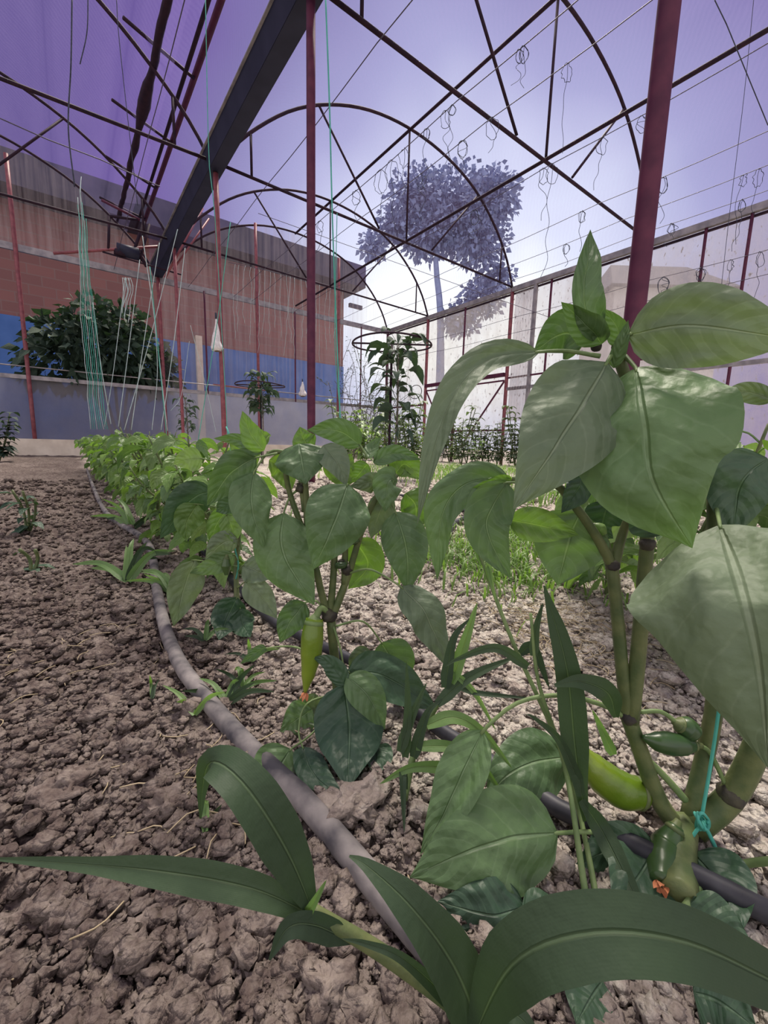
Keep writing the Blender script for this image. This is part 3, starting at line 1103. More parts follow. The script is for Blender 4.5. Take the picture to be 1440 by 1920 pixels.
protos = [pepper_proto(11, .33, 84, .072), pepper_proto(12, .30, 78, .068), pepper_proto(13, .34, 88, .074), pepper_proto(14, .29, 76, .066)]
ROW = [(.255 - .003 * i + .02 * math.sin(i * 2.1), .98 + .25 * i, (1, 0, 3, 2, 0, 1)[i % 6], i) for i in range(18)]
ordn = ['third', 'fourth', 'fifth', 'sixth', 'seventh', 'eighth', 'ninth', 'tenth', 'eleventh', 'twelfth', 'thirteenth', 'fourteenth', 'fifteenth', 'sixteenth', 'seventeenth', 'eighteenth', 'nineteenth', 'last']
used = set()
for i, (x_, y_, pi_, rz) in enumerate(ROW):
    if pi_ in used:
        c = copy_tree(protos[pi_])
    else:
        c = protos[pi_]
        used.add(pi_)
    c.location = (x_, y_, 0)
    c.rotation_euler = (0, 0, rz * 1.1)
    s_ = 1.0 + .06 * math.sin(i * 2.3)
    c.scale = (s_, s_, s_ * (1.05 if y_ > 1.5 else .95))
    tag(c, 'bushy green pepper plant, %s back along the row from the near right plant' % ordn[i], 'pepper plant', 'pepper plants along the left row')

# right hand edge neighbours of the near plant (next row)
for i, (x_, y_, pi_, rz, sc_, lb) in enumerate(((.78, .22, 2, .4, 1.12, 'dark pepper plant at the right edge behind the large leaves'), (.95, .42, 0, 2.0, 1.15, 'pepper plant in the next row, its top beside the upper right leaf'), (1.25, .62, 1, 1.0, 1.0, 'pepper plant of the next row seen low between the near stems and the right edge'))):
    c = copy_tree(protos[pi_])
    c.location = (x_, y_, 0)
    c.rotation_euler = (0, 0, rz)
    c.scale = (sc_,) * 3
    tag(c, lb, 'pepper plant', 'pepper plants of the next row')

# ------------------------------------------------------------------ near right pepper plant
root = empty('pepper_plant', atZ(1275, 1575, 0), 'big close pepper plant at right with thick forked stems and drooping broad leaves', 'pepper plant')
stem_piece(root, [(1275, 1680, .37), (1275, 1600, .365), (1282, 1545, .36)], .0115, .011)
stem_piece(root, [(1275, 1560, .36), (1235, 1500, .355), (1198, 1400, .35), (1178, 1345, .348)], .0075, .0062)
stem_piece(root, [(1178, 1350, .348), (1168, 1270, .345), (1158, 1160, .342), (1148, 1065, .34)], .0052, .0048)
stem_piece(root, [(1182, 1352, .348), (1196, 1230, .34), (1208, 1080, .33), (1214, 990, .32), (1206, 860, .30), (1182, 740, .285), (1155, 655, .275)], .0065, .0036)
stem_piece(root, [(1290, 1545, .36), (1318, 1430, .355), (1340, 1310, .35), (1342, 1100, .34), (1338, 920, .33)], .0075, .005)
stem_piece(root, [(1300, 1555, .36), (1365, 1500, .345), (1410, 1420, .335), (1450, 1300, .32), (1480, 1100, .30)], .0105, .007)
stem_piece(root, [(1148, 1062, .34), (1118, 1005, .335), (1075, 945, .33), (1035, 905, .325), (960, 900, .33)], .0042, .0025)
stem_piece(root, [(1152, 1058, .34), (1166, 1005, .34), (1182, 960, .33)], .0042, .003)
stem_piece(root, [(1150, 1060, .34), (1140, 1020, .34), (1128, 995, .34)], .0022, .0015)
for x_, y_, d_, r_ in ((1179, 1345, .347, .0068), (1149, 1060, .339, .0056), (1214, 1020, .321, .0058), (1290, 1550, .36, .0118), (1372, 1490, .343, .0103), (1160, 652, .274, .0045), (1118, 650, .278, .0035)):
    mb = MB()
    blob_into(mb, at(x_, y_, d_), r_, (1, 1, .9), .08, 16, 10, x_)
    o_ = mb.build('stem_node', MT['node'])
    o_.parent = root
    o_.matrix_parent_inverse = Matrix.Translation(root.location).inverted()
HL = lambda *a, **k: hero_leaf(root, *a, **k)
HL([(1138, 680, .262), (1085, 770, .245), (1030, 855, .235), (962, 955, .235)], 195, 'leaf_grey', 8, .12, .25, .02, pet=[(1150, 660, .275)])
HL([(1192, 690, .265), (1208, 790, .235), (1222, 900, .225), (1298, 1028, .235)], 285, 'leaf', -5, .10, .30, .03, pet=[(1172, 668, .275)])
HL([(1178, 628, .26), (1280, 612, .235), (1390, 622, .22), (1500, 640, .22)], 152, 'leaf_grey', 6, .06, .15, .02, pet=[(1158, 655, .272)])
HL([(1350, 985, .27), (1385, 1090, .215), (1420, 1240, .20), (1440, 1440, .205)], 400, 'leaf_grey', 0, .10, .35, .02, pet=[(1340, 940, .32), (1345, 960, .30)])
HL([(1010, 660, .29), (920, 672, .28), (848, 745, .27), (810, 860, .265), (782, 985, .26)], 72, 'leaf_grey', -35, .35, .1, .03, pet=[(1125, 668, .272), (1060, 658, .285)])
HL([(1098, 640, .285), (1055, 625, .30), (1000, 660, .31)], 92, 'leaf', 10, .1, .1, .03)
HL([(1112, 640, .272), (1094, 560, .265), (1100, 500, .268), (1107, 430, .275)], 62, 'leaf', -30, .45, 0, .05)
HL([(1128, 645, .272), (1100, 610, .265), (1052, 566, .26)], 62, 'leaf', 20, .3, 0, .03)
HL([(1166, 650, .272), (1155, 610, .268), (1128, 577, .265)], 42, 'leaf', 20, .3, 0, .03)
HL([(1150, 690, .272), (1168, 640, .262), (1178, 600, .26)], 30, 'leaf', 20, .3, 0, .03)
# lower left twig leaves
HL([(950, 905, .325), (912, 985, .32), (956, 1085, .325)], 92, 'leaf', 15, .25, .1, .03, pet=[(1030, 905, .33)], pet_r=.0013)
HL([(955, 975, .33), (1010, 985, .325), (1085, 1003, .32)], 66, 'leaf_young', 0, .3, 0, .03)
HL([(1088, 962, .345), (1068, 1010, .35), (1045, 1098, .355)], 135, 'leaf', 0, .15, .1, .04, pet=[(1120, 1000, .34)], pet_r=.0013)
HL([(1092, 880, .32), (1085, 915, .32), (1052, 962, .32)], 55, 'leaf_dark', 20, .2, .1, .04)
HL([(955, 898, .335), (880, 905, .34), (830, 960, .345), (820, 1088, .35)], 78, 'leaf', -25, .3, .1, .05)
HL([(960, 900, .335), (930, 905, .33), (885, 915, .33)], 26, 'leaf_young', 0, .3, 0, .03)
HL([(1140, 940, .35), (1130, 990, .36), (1150, 1010, .36)], 70, 'leaf_dark', 0, .1, .2, .03)
HL([(1250, 1000, .30), (1215, 960, .3), (1165, 930, .31)], 95, 'leaf_dark', 0, .1, .2, .03)
HL([(1340, 920, .33), (1290, 900, .31), (1230, 950, .29), (1190, 985, .29)], 120, 'leaf_dark', 0, .1, .2, .03)
# lower leaves
HL([(905, 1370, .34), (868, 1450, .33), (830, 1530, .32), (788, 1602, .315)], 92, 'leaf', -15, .3, .1, .03, pet=[(1180, 1350, .348), (1130, 1322, .345), (1050, 1304, .342), (970, 1318, .34)], pet_r=.0022)
HL([(1045, 1562, .32), (960, 1570, .31), (870, 1600, .30), (768, 1645, .30)], 170, 'leaf', 10, .15, .2, .03, pet=[(1225, 1590, .35), (1130, 1562, .335)], pet_r=.0022)
HL([(1062, 1420, .40), (1000, 1430, .385), (950, 1455, .375), (910, 1500, .37)], 120, 'leaf', -5, .15, .25, .03, pet=[(1170, 1460, .37), (1110, 1425, .39)])
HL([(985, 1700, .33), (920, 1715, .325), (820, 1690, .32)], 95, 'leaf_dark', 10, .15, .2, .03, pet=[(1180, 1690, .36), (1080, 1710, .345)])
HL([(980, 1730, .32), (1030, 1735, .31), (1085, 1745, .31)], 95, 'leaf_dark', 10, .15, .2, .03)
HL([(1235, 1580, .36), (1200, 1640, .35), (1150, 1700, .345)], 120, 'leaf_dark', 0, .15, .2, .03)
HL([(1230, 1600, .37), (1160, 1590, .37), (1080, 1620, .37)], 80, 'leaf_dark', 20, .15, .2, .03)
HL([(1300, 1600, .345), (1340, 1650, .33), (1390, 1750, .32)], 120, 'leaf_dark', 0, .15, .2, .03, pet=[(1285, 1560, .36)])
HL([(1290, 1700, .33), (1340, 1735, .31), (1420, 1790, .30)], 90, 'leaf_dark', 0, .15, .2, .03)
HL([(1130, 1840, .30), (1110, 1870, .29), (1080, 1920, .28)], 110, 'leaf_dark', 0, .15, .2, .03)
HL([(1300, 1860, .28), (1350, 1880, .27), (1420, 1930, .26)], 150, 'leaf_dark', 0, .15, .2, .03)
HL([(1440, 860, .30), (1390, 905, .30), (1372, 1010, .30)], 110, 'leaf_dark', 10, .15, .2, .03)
HL([(1450, 750, .32), (1400, 735, .33), (1345, 738, .33)], 40, 'leaf_grey', 10, .15, .2, .03)
stem_piece(root, [(1470, 1612, .30), (1390, 1622, .32), (1320, 1655, .34), (1285, 1700, .35)], .003, .0025, 'stem_light', 'petiole')
stem_piece(root, [(1285, 1500, .35), (1250, 1460, .352), (1190, 1400, .352)], .003, .0025, 'stem_light', 'branchlet')
stem_piece(root, [(1360, 1470, .345), (1330, 1410, .345), (1300, 1395, .345)], .0018, .0018, 'stem_light', 'peduncle')
stem_piece(root, [(1200, 1335, .348), (1240, 1335, .345), (1275, 1360, .345)], .0018, .0018, 'stem_light', 'peduncle')
stem_piece(root, [(1285, 1545, .35), (1230, 1500, .36), (1195, 1485, .365)], .003, .004, 'stem_light', 'peduncle')


def fruit(root, pts, widths, mat, calyx='stem', dead=False):
    sp1 = spline([P3(q) for q in pts], 24)
    d = sum(q[2] for q in pts) / len(pts)
    rs_ = []
    for i in range(25):
        k_ = i / 24 * (len(widths) - 1)
        j = min(int(k_), len(widths) - 2)
        rs_.append((widths[j] + (widths[j + 1] - widths[j]) * (k_ - j)) * d / F_PX / 2 * (1 + .05 * noise.noise(sp1[i] * 150)))
    mb = MB()
    mb.tube(sp1, rs_, 20)
    o_ = mb.build('pepper_fruit', MT[mat])
    o_.parent = root
    o_.matrix_parent_inverse = Matrix.Translation(root.location).inverted()
    cx = MB()
    T = (sp1[0] - sp1[2]).normalized()
    cx.tube([sp1[2], sp1[1], sp1[0] + T * .001, sp1[0] + T * .005], [rs_[2] * 1.06, rs_[1] * 1.1, rs_[0] * .7, .0022], 12)
    cx.build('calyx', MT[calyx], o_)
    if dead:
        fl = MB()
        T2 = (sp1[-1] - sp1[-3]).normalized()
        for i in range(5):
            a_ = i * 1.26
            side = (T2.orthogonal().normalized())
            side = Matrix.Rotation(a_, 3, T2) @ side
            leaf_into(fl, [sp1[-1], sp1[-1] + T2 * .004 + side * .003, sp1[-1] + T2 * .009 + side * .0045], .005, upv, 0, .3, .2, .1, 5, 3, seed=i)
        fl.build('dead_flower', MT['dead_flower'], o_)
    return o_


fruit(root, [(1205, 1488, .362), (1160, 1478, .36), (1112, 1440, .36), (1088, 1398, .36)], [50, 66, 62, 52, 10], 'pepper')
fruit(root, [(1306, 1398, .342), (1270, 1396, .34), (1230, 1390, .34), (1205, 1382, .34)], [16, 36, 42, 34, 8], 'pepper_dark')
fruit(root, [(1272, 1358, .345), (1290, 1368, .345), (1302, 1385, .345)], [24, 44, 40, 14], 'pepper_dark')
fruit(root, [(1268, 1548, .335), (1250, 1590, .33), (1242, 1630, .33), (1240, 1655, .33)], [24, 56, 58, 34], 'pepper_dark', dead=True)
fruit(root, [(1112, 985, .34), (1125, 990, .338), (1132, 1002, .338)], [10, 20, 12], 'leaf_young')

# string tied to it
e = empty('twine', at(1315, 1540, .34), 'green twine knotted round the foot of the near right pepper plant', 'twine')


def child_tube(e, nm, pts, r_, mat, n_=24, k_=7):
    mb = MB()
    mb.tube(spline(pts, n_), r_, k_)
    o_ = mb.build(nm, MT[mat])
    o_.parent = e
    o_.matrix_parent_inverse = Matrix.Translation(e.location).inverted()
    return o_


child_tube(e, 'strand', [at(1352, 1300, .34), at(1338, 1400, .338), at(1316, 1530, .335)], .0013, 'string_g')
child_tube(e, 'tail', [at(1318, 1540, .335), at(1292, 1578, .335), at(1278, 1605, .34)], .0013, 'string_g')
child_tube(e, 'tail', [at(1318, 1540, .335), at(1342, 1590, .33), at(1358, 1634, .33)], .0015, 'string_g')
kp = [at(1316 + 11 * math.cos(a_ * 1.9) * (1 + .3 * math.sin(a_ * 3)), 1540 + 16 * math.sin(a_ * 2.3), .333 + .006 * math.sin(a_ * 3.1)) for a_ in np.linspace(0, 9, 26)]
child_tube(e, 'knot', kp, .0012, 'string_g', 80)

# ------------------------------------------------------------------ middle pepper plant
root = empty('pepper_plant', atZ(640, 1445, 0), 'middle pepper plant with one long bright green pepper hanging by its stem', 'pepper plant')
stem_piece(root, [(645, 1460, .49), (638, 1380, .485), (632, 1290, .475), (620, 1160, .465)], .0058, .0052)
stem_piece(root, [(618, 1160, .465), (602, 1110, .46), (588, 1050, .455), (545, 930, .45), (535, 880, .44)], .0042, .0028)
stem_piece(root, [(618, 1155, .465), (625, 1080, .462), (628, 1000, .46), (622, 920, .46)], .0042, .003)
stem_piece(root, [(622, 1160, .465), (652, 1080, .465), (680, 990, .46), (705, 935, .455), (745, 890, .45)], .0046, .0024)
stem_piece(root, [(572, 960, .452), (565, 905, .45), (560, 850, .45), (500, 850, .44)], .0034, .002)
stem_piece(root, [(578, 1000, .453), (575, 950, .45), (572, 900, .445)], .0045, .003)
stem_piece(root, [(646, 1095, .465), (648, 1010, .46), (655, 930, .45)], .004, .0025)
for x_, y_, d_, r_ in ((617, 1153, .463, .0085), (650, 1068, .463, .006), (565, 915, .449, .006), (640, 1055, .46, .004)):
    mb = MB()
    blob_into(mb, at(x_, y_, d_), r_, (1, 1, 1), .25, 12, 8, x_)
    o_ = mb.build('stem_node', MT['node'])
    o_.parent = root
    o_.matrix_parent_inverse = Matrix.Translation(root.location).inverted()
ML = lambda *a, **k: hero_leaf(root, *a, **{**dict(pet_r=.0014, n_=18, m_=10), **k})
ML([(652, 908, .425), (630, 975, .405), (587, 1068, .41)], 122, 'leaf', 5, .12, .25, .03, pet=[(655, 930, .45)])
ML([(532, 962, .44), (532, 1040, .425), (590, 1135, .43)], 112, 'leaf', -10, .12, .3, .04, pet=[(566, 915, .45), (545, 930, .45)])
ML([(476, 885, .43), (472, 950, .415), (495, 1028, .42)], 80, 'leaf', 10, .12, .3, .04, pet=[(560, 855, .45), (510, 845, .44)])
ML([(560, 832, .44), (566, 865, .425), (573, 908, .42)], 104, 'leaf', 0, .1, .3, .03)
ML([(606, 835, .44), (632, 868, .43), (650, 912, .43)], 56, 'leaf_grey', 15, .2, .1, .03)
ML([(676, 835, .45), (635, 808, .44), (576, 806, .44)], 52, 'leaf', 10, .2, .1, .03, pet=[(690, 860, .45)])
ML([(585, 842, .45), (570, 825, .45), (562, 800, .45)], 48, 'leaf_young', 10, .2, .1, .03)
ML([(480, 858, .43), (435, 885, .42), (388, 948, .42)], 72, 'leaf', 20, .25, .1, .06, pet=[(520, 850, .44)])
ML([(495, 845, .43), (470, 812, .43), (454, 770, .43)], 46, 'leaf_young', 25, .25, .1, .06)
ML([(492, 840, .44), (488, 820, .45), (480, 800, .45)], 44, 'leaf_young', 25, .25, .1, .06)
ML([(490, 850, .44), (450, 826, .45), (400, 822, .46)], 30, 'leaf', 25, .25, .1, .06)
ML([(488, 848, .45), (455, 850, .46), (430, 832, .46)], 52, 'leaf_young', 5, .25, .1, .06)
ML([(505, 862, .45), (530, 880, .46), (545, 925, .46)], 52, 'leaf_young', 5, .25, .1, .06)
ML([(455, 930, .47), (430, 945, .47), (405, 960, .48)], 42, 'leaf_dark', 5, .25, .1, .06)
ML([(742, 960, .45), (762, 1030, .44), (765, 1112, .445)], 88, 'leaf', 0, .15, .25, .04, pet=[(740, 895, .45), (730, 930, .45)])
ML([(725, 915, .46), (700, 905, .45), (655, 912, .44)], 42, 'leaf_grey', 20, .15, .25, .04)
ML([(728, 925, .46), (712, 960, .46), (695, 1010, .46)], 52, 'leaf_grey', 0, .15, .25, .04)
ML([(745, 900, .45), (728, 905, .44), (722, 960, .44)], 58, 'leaf', 0, .15, .25, .04)
ML([(760, 925, .47), (780, 950, .47), (775, 1000, .47)], 64, 'leaf_young', 0, .15, .25, .04)
ML([(752, 1100, .44), (800, 1155, .43), (840, 1252, .43)], 78, 'leaf_grey', 25, .2, .2, .06, pet=[(652, 1075, .463), (695, 1068, .45)])
ML([(665, 1012, .48), (690, 1060, .49), (652, 1105, .49)], 68, 'leaf_young', 0, .15, .2, .04)
ML([(690, 860, .46), (700, 838, .47), (715, 818, .47)], 30, 'leaf', 30, .3, 0, .04)
ML([(700, 868, .46), (740, 850, .46), (790, 862, .46)], 34, 'leaf', 10, .3, 0, .04)
ML([(740, 890, .47), (760, 870, .47), (790, 900, .47)], 54, 'leaf_young', 10, .3, 0, .04)
ML([(625, 905, .48), (640, 880, .48), (660, 850, .48)], 66, 'leaf_young', 10, .1, 0, .04)
ML([(690, 870, .45), (680, 880, .45), (660, 905, .45)], 40, 'leaf_young', 10, .1, 0, .04)
# lower tuft
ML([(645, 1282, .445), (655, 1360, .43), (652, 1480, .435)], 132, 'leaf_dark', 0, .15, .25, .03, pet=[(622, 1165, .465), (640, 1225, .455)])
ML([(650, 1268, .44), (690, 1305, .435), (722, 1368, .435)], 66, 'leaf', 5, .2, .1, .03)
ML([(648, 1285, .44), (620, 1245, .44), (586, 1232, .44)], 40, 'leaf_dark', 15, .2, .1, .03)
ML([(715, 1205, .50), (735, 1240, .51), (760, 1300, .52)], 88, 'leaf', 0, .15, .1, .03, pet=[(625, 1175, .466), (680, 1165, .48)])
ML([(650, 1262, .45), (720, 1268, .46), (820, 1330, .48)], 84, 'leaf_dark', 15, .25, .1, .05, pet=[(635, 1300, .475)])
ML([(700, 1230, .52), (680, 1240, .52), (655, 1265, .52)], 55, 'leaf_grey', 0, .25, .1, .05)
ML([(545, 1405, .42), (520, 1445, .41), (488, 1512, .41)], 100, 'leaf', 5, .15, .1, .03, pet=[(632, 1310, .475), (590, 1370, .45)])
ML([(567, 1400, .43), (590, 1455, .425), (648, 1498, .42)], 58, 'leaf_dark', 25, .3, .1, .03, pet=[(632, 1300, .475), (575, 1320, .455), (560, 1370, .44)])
ML([(585, 1330, .47), (555, 1350, .465), (525, 1372, .46)], 66, 'leaf', 15, .2, .1, .03)
ML([(590, 1300, .48), (580, 1330, .48), (600, 1365, .48)], 50, 'leaf_grey', 15, .2, .1, .03)
ML([(572, 1130, .46), (545, 1165, .45), (525, 1205, .45)], 58, 'leaf', 15, .25, .15, .03, pet=[(612, 1155, .465), (595, 1128, .46)])
ML([(700, 1400, .46), (705, 1420, .46), (700, 1450, .46)], 60, 'leaf_dark', 5, .2, .1, .03)
ML([(500, 1215, .50), (485, 1220, .51), (450, 1245, .52)], 20, 'leaf', 5, .2, .1, .03, pet=[(632, 1260, .475), (560, 1215, .48)])
fruit(root, [(590, 1160, .452), (586, 1190, .45), (582, 1240, .45), (572, 1298, .452)], [32, 42, 38, 26, 6], 'pepper', 'stem_light', True)
stem_piece(root, [(615, 1148, .46), (602, 1140, .455), (592, 1158, .452)], .0028, .004, 'stem_light', 'peduncle')
for x_, y_ in ((640, 1060), (662, 1014)):
    mb = MB()
    blob_into(mb, at(x_, y_, .456), .006, (1.3, 1, .7), .2, 10, 7, x_)
    o_ = mb.build('flower_bud', MT['pepper_dark'])
    o_.parent = root
    o_.matrix_parent_inverse = Matrix.Translation(root.location).inverted()

# second plant of the row (behind, left of middle)
root = empty('pepper_plant', atZ(445, 1150, 0), 'young pepper plant left of the middle one, twine wound round its stem', 'pepper plant')
D = atZ(445, 1150, 0)
DD = (D - CAM).dot(_F)
stem_piece(root, [(445, 1152, DD), (443, 1060, DD - .01), (450, 990, DD - .03), (470, 930, DD - .05)], .0052, .003)
stem_piece(root, [(447, 1000, DD - .03), (430, 930, DD), (420, 880, DD)], .003, .002)
ML = lambda *a, **k: hero_leaf(root, *a, **{**dict(pet_r=.0014, n_=14, m_=8), **k})
d_ = DD - .08
for pts, wd, mt_, rl in (([(430, 950), (405, 985), (395, 1025)], 32, 'leaf_young', 0), ([(425, 965), (435, 990), (440, 1020)], 36, 'leaf_young', 0),
                         ([(445, 1010), (415, 1020), (385, 1050)], 40, 'leaf_grey', 10), ([(365, 1050), (350, 1090), (325, 1175)], 56, 'leaf_grey', 20), ([(445, 1120), (425, 1160), (410, 1200)], 52, 'leaf_dark', 0),
                         ([(455, 1060), (480, 1070), (510, 1085)], 46, 'leaf_grey', 0), ([(460, 1090), (490, 1120), (520, 1160)], 44, 'leaf_grey', 0), ([(400, 920), (360, 935), (300, 1010)], 62, 'leaf_dark', 20),
                         ([(370, 945), (350, 980), (350, 1015)], 46, 'leaf_young', 0), ([(380, 860), (350, 862), (325, 870)], 40, 'leaf_far', 0), ([(460, 960), (440, 930), (410, 920)], 36, 'leaf_far', 0),
                         ([(440, 1040), (400, 1060), (355, 1075)], 34, 'leaf_far', 0), ([(450, 1140), (455, 1170), (470, 1195)], 40, 'leaf_dark', 0)):
    ML([(q[0], q[1], d_) for q in pts], wd * 1.15, mt_, rl, .2, .15, .05, pet=[(446, pts[0][1] + 12, DD - .02)])
fruit(root, [(425, 1045, d_), (424, 1060, d_), (425, 1078, d_)], [10, 18, 8], 'pepper_dark')
e = empty('twine', at(446, 1100, DD - .02), 'green twine wound up the stem of the young plant left of the middle one', 'twine')
child_tube(e, 'strand', [at(440, 1095, DD - .01), at(447, 1060, DD - .03), at(441, 1030, DD - .03), at(440, 985, DD - .05), at(432, 834, DD - .05), at(424, 800, DD - .05)], .0013, 'string_g')


# ------------------------------------------------------------------ grasses
def blade(root, pts, wpx, mat='grass', roll=0, fold=.25, widths=None, n_=26, nm='blade'):
    W3 = [P3(q) for q in pts]
    d = sum(q[2] for q in pts) / len(pts)
    mb = MB()
    leaf_into(mb, W3, wpx * d / F_PX, to_cam, math.radians(roll), fold, 0, .012, n_, 6, prof_blade, seed=int(pts[0][0]), widths=[q * d / F_PX for q in widths] if widths else None)
    o_ = mb.build(nm, MT[mat])
    o_.parent = root
    o_.matrix_parent_inverse = Matrix.Translation(root.location).inverted()
    return o_


root = empty('grass_weed', at(900, 1960, .22), 'broad bladed grass weed leaning across the bottom from the lower centre', 'grass')
stem_piece(root, [(960, 1990, .22), (870, 1900, .215), (720, 1790, .21), (575, 1702, .205)], .0050, .0032, 'stem', 'culm')
blade(root, [(580, 1712, .205), (470, 1665, .20), (310, 1635, .20), (150, 1620, .205), (-15, 1610, .21)], 0, 'grass', 10, .3, widths=[30, 52, 56, 44, 26, 16, 4])
blade(root, [(585, 1705, .205), (545, 1610, .20), (480, 1500, .195), (425, 1440, .20), (392, 1432, .215), (380, 1475, .225), (376, 1535, .23)], 0, 'grass', -15, .2, widths=[22, 62, 84, 82, 70, 46, 22, 4])
blade(root, [(560, 1740, .205), (590, 1690, .20), (612, 1650, .2)], 26, 'grass_light', 0)
blade(root, [(660, 1765, .208), (590, 1735, .20), (540, 1740, .195), (505, 1800, .19)], 0, 'grass', 20, .2, widths=[10, 44, 46, 36, 4])
blade(root, [(860, 1890, .215), (760, 1800, .20), (690, 1770, .2), (640, 1760, .2)], 34, 'grass', 20)
blade(root, [(905, 1940, .215), (850, 1810, .205), (770, 1700, .20), (690, 1625, .205), (655, 1605, .21)], 0, 'grass', -10, .2, widths=[60, 100, 92, 60, 4])
blade(root, [(880, 1960, .21), (960, 1810, .19), (1100, 1750, .18), (1280, 1765, .175), (1470, 1850, .175)], 0, 'grass', 0, .12, widths=[20, 70, 112, 120, 112, 100, 80])
blade(root, [(900, 1930, .22), (960, 1900, .215), (1020, 1960, .21)], 60, 'grass', 0)

root = empty('grass_weed', atZ(1100, 1600, 0), 'tall upright grass weed with thin culms left of the near pepper stems', 'grass')
stem_piece(root, [(1125, 1720, .33), (1090, 1540, .34), (1050, 1400, .345), (960, 1200, .36), (900, 1040, .37)], .0022, .0016, 'stem_light', 'culm')
stem_piece(root, [(1100, 1690, .335), (1060, 1440, .34), (1010, 1280, .34), (995, 1150, .34)], .0024, .0012, 'stem_light', 'culm')
blade(root, [(1098, 1540, .335), (1078, 1400, .33), (1062, 1250, .325), (1020, 1098, .33)], 0, 'grass', -10, .25, widths=[10, 26, 48, 50, 44, 30, 3])
blade(root, [(1090, 1480, .335), (1050, 1390, .325), (1000, 1345, .32), (985, 1340, .32)], 26, 'grass', 0)
blade(root, [(1155, 1345, .33), (1140, 1300, .32), (1090, 1278, .315), (1040, 1285, .315)], 0, 'grass', 0, .2, widths=[10, 34, 40, 26, 6])
blade(root, [(1150, 1415, .34), (1120, 1350, .335), (1110, 1330, .335)], 22, 'grass_light', 0)
blade(root, [(905, 1060, .37), (890, 1000, .37), (892, 950, .37)], 16, 'grass_light', 20)
blade(root, [(990, 1250, .34), (930, 1215, .34), (860, 1235, .35), (835, 1250, .35)], 22, 'grass', 0)
blade(root, [(1000, 1230, .34), (1005, 1180, .34), (1018, 1130, .34)], 20, 'grass', 0)
blade(root, [(975, 1225, .35), (1000, 1215, .345), (1030, 1290, .34)], 22, 'grass', 0)
blade(root, [(1090, 1500, .33), (1130, 1560, .33), (1190, 1680, .325), (1205, 1720, .32)], 0, 'grass', 0, .2, widths=[14, 34, 38, 26, 10])
blade(root, [(920, 1090, .365), (915, 1060, .365), (930, 1130, .36)], 14, 'grass_light', 0)

root = empty('grass_weed', atZ(762, 1490, 0), 'fresh green grass weed right of the middle pepper plant', 'grass')
d0 = (root.location - CAM).dot(_F)
stem_piece(root, [(757, 1500, d0), (780, 1400, d0), (815, 1330, d0), (845, 1280, d0 + .01)], .0035, .002, 'stem_light', 'culm')
for pts, wd, mt_ in (([(845, 1280), (870, 1210), (895, 1130)], 30, 'grass_light'), ([(835, 1290), (850, 1200), (880, 1160)], 26, 'grass'), ([(760, 1420), (765, 1330), (762, 1240)], 22, 'grass'),
                     ([(775, 1420), (800, 1340), (830, 1310)], 26, 'grass'), ([(820, 1320), (880, 1270), (970, 1230)], 26, 'grass'), ([(800, 1360), (850, 1345), (900, 1370), (960, 1440)], 28, 'grass_light'),
                     ([(900, 1455), (840, 1440), (770, 1440), (712, 1470)], 30, 'grass_light'), ([(850, 1260), (890, 1300), (930, 1370)], 14, 'grass_light'), ([(780, 1400), (840, 1400), (890, 1420), (950, 1500)], 24, 'grass_light'),
                     ([(760, 1480), (755, 1450), (758, 1560)], 18, 'grass'), ([(860, 1290), (900, 1300), (1000, 1310)], 12, 'grass'), ([(750, 1410), (770, 1350), (800, 1280)], 24, 'grass')):
    blade(root, [(q[0], q[1], d0 - .02) for q in pts], wd, mt_, 10)


def seedling(root_px, n_, hpx, label, mat='grass_light', seed=1, spread=1.0, name='weed_seedling'):
    g0 = atZ(*root_px, 0)
    d0 = (g0 - CAM).dot(_F)
    root = empty(name, g0, label, 'weed', 'weed seedlings on the soil')
    rs = random.Random(seed)
    for i in range(n_):
        a_ = rs.uniform(-1.3, 1.3) * spread
        L = hpx * rs.uniform(.6, 1.1)
        x_, y_ = root_px
        p1 = (x_ + math.sin(a_) * L * .5, y_ - math.cos(a_) * L * .6, d0 + rs.uniform(-.01, .01))
        p2 = (x_ + math.sin(a_) * L * 1.05, y_ - math.cos(a_) * L * .75 * rs.uniform(.7, 1.3), d0 + rs.uniform(-.03, .03))
        blade(root, [(x_, y_, d0), p1, p2], hpx * .17, mat if rs.random() < .6 else 'grass', rs.uniform(-30, 30), n_=10)
    return root


for i, (x_, y_, n_, h_, lb) in enumerate((
        (425, 1320, 7, 90, 'weed seedling just right of the hose bend below the young plant'), (365, 1340, 3, 80, 'thin upright seedling standing at the hose left side'),
        (285, 1310, 3, 45, 'tiny seedling on the open soil left of the hose'), (240, 1090, 9, 110, 'spreading grass tuft leaning over the hose at left'), (325, 1110, 6, 90, 'grass tuft right of the hose behind the spreading tuft'),
        (250, 990, 7, 80, 'grass tuft by the hose where the row begins to thicken'), (470, 1240, 6, 60, 'small seedling between the young and the middle pepper plants'), (385, 1200, 6, 60, 'seedling at the foot of the drooping grey leaf'),
        (385, 1560, 3, 100, 'thin grass sprout under the arched grass blade'), (455, 1290, 5, 60, 'leafy seedling below the horizontal petiole of the middle plant'))):
    seedling((x_, y_), n_, h_, lb, seed=i + 3)

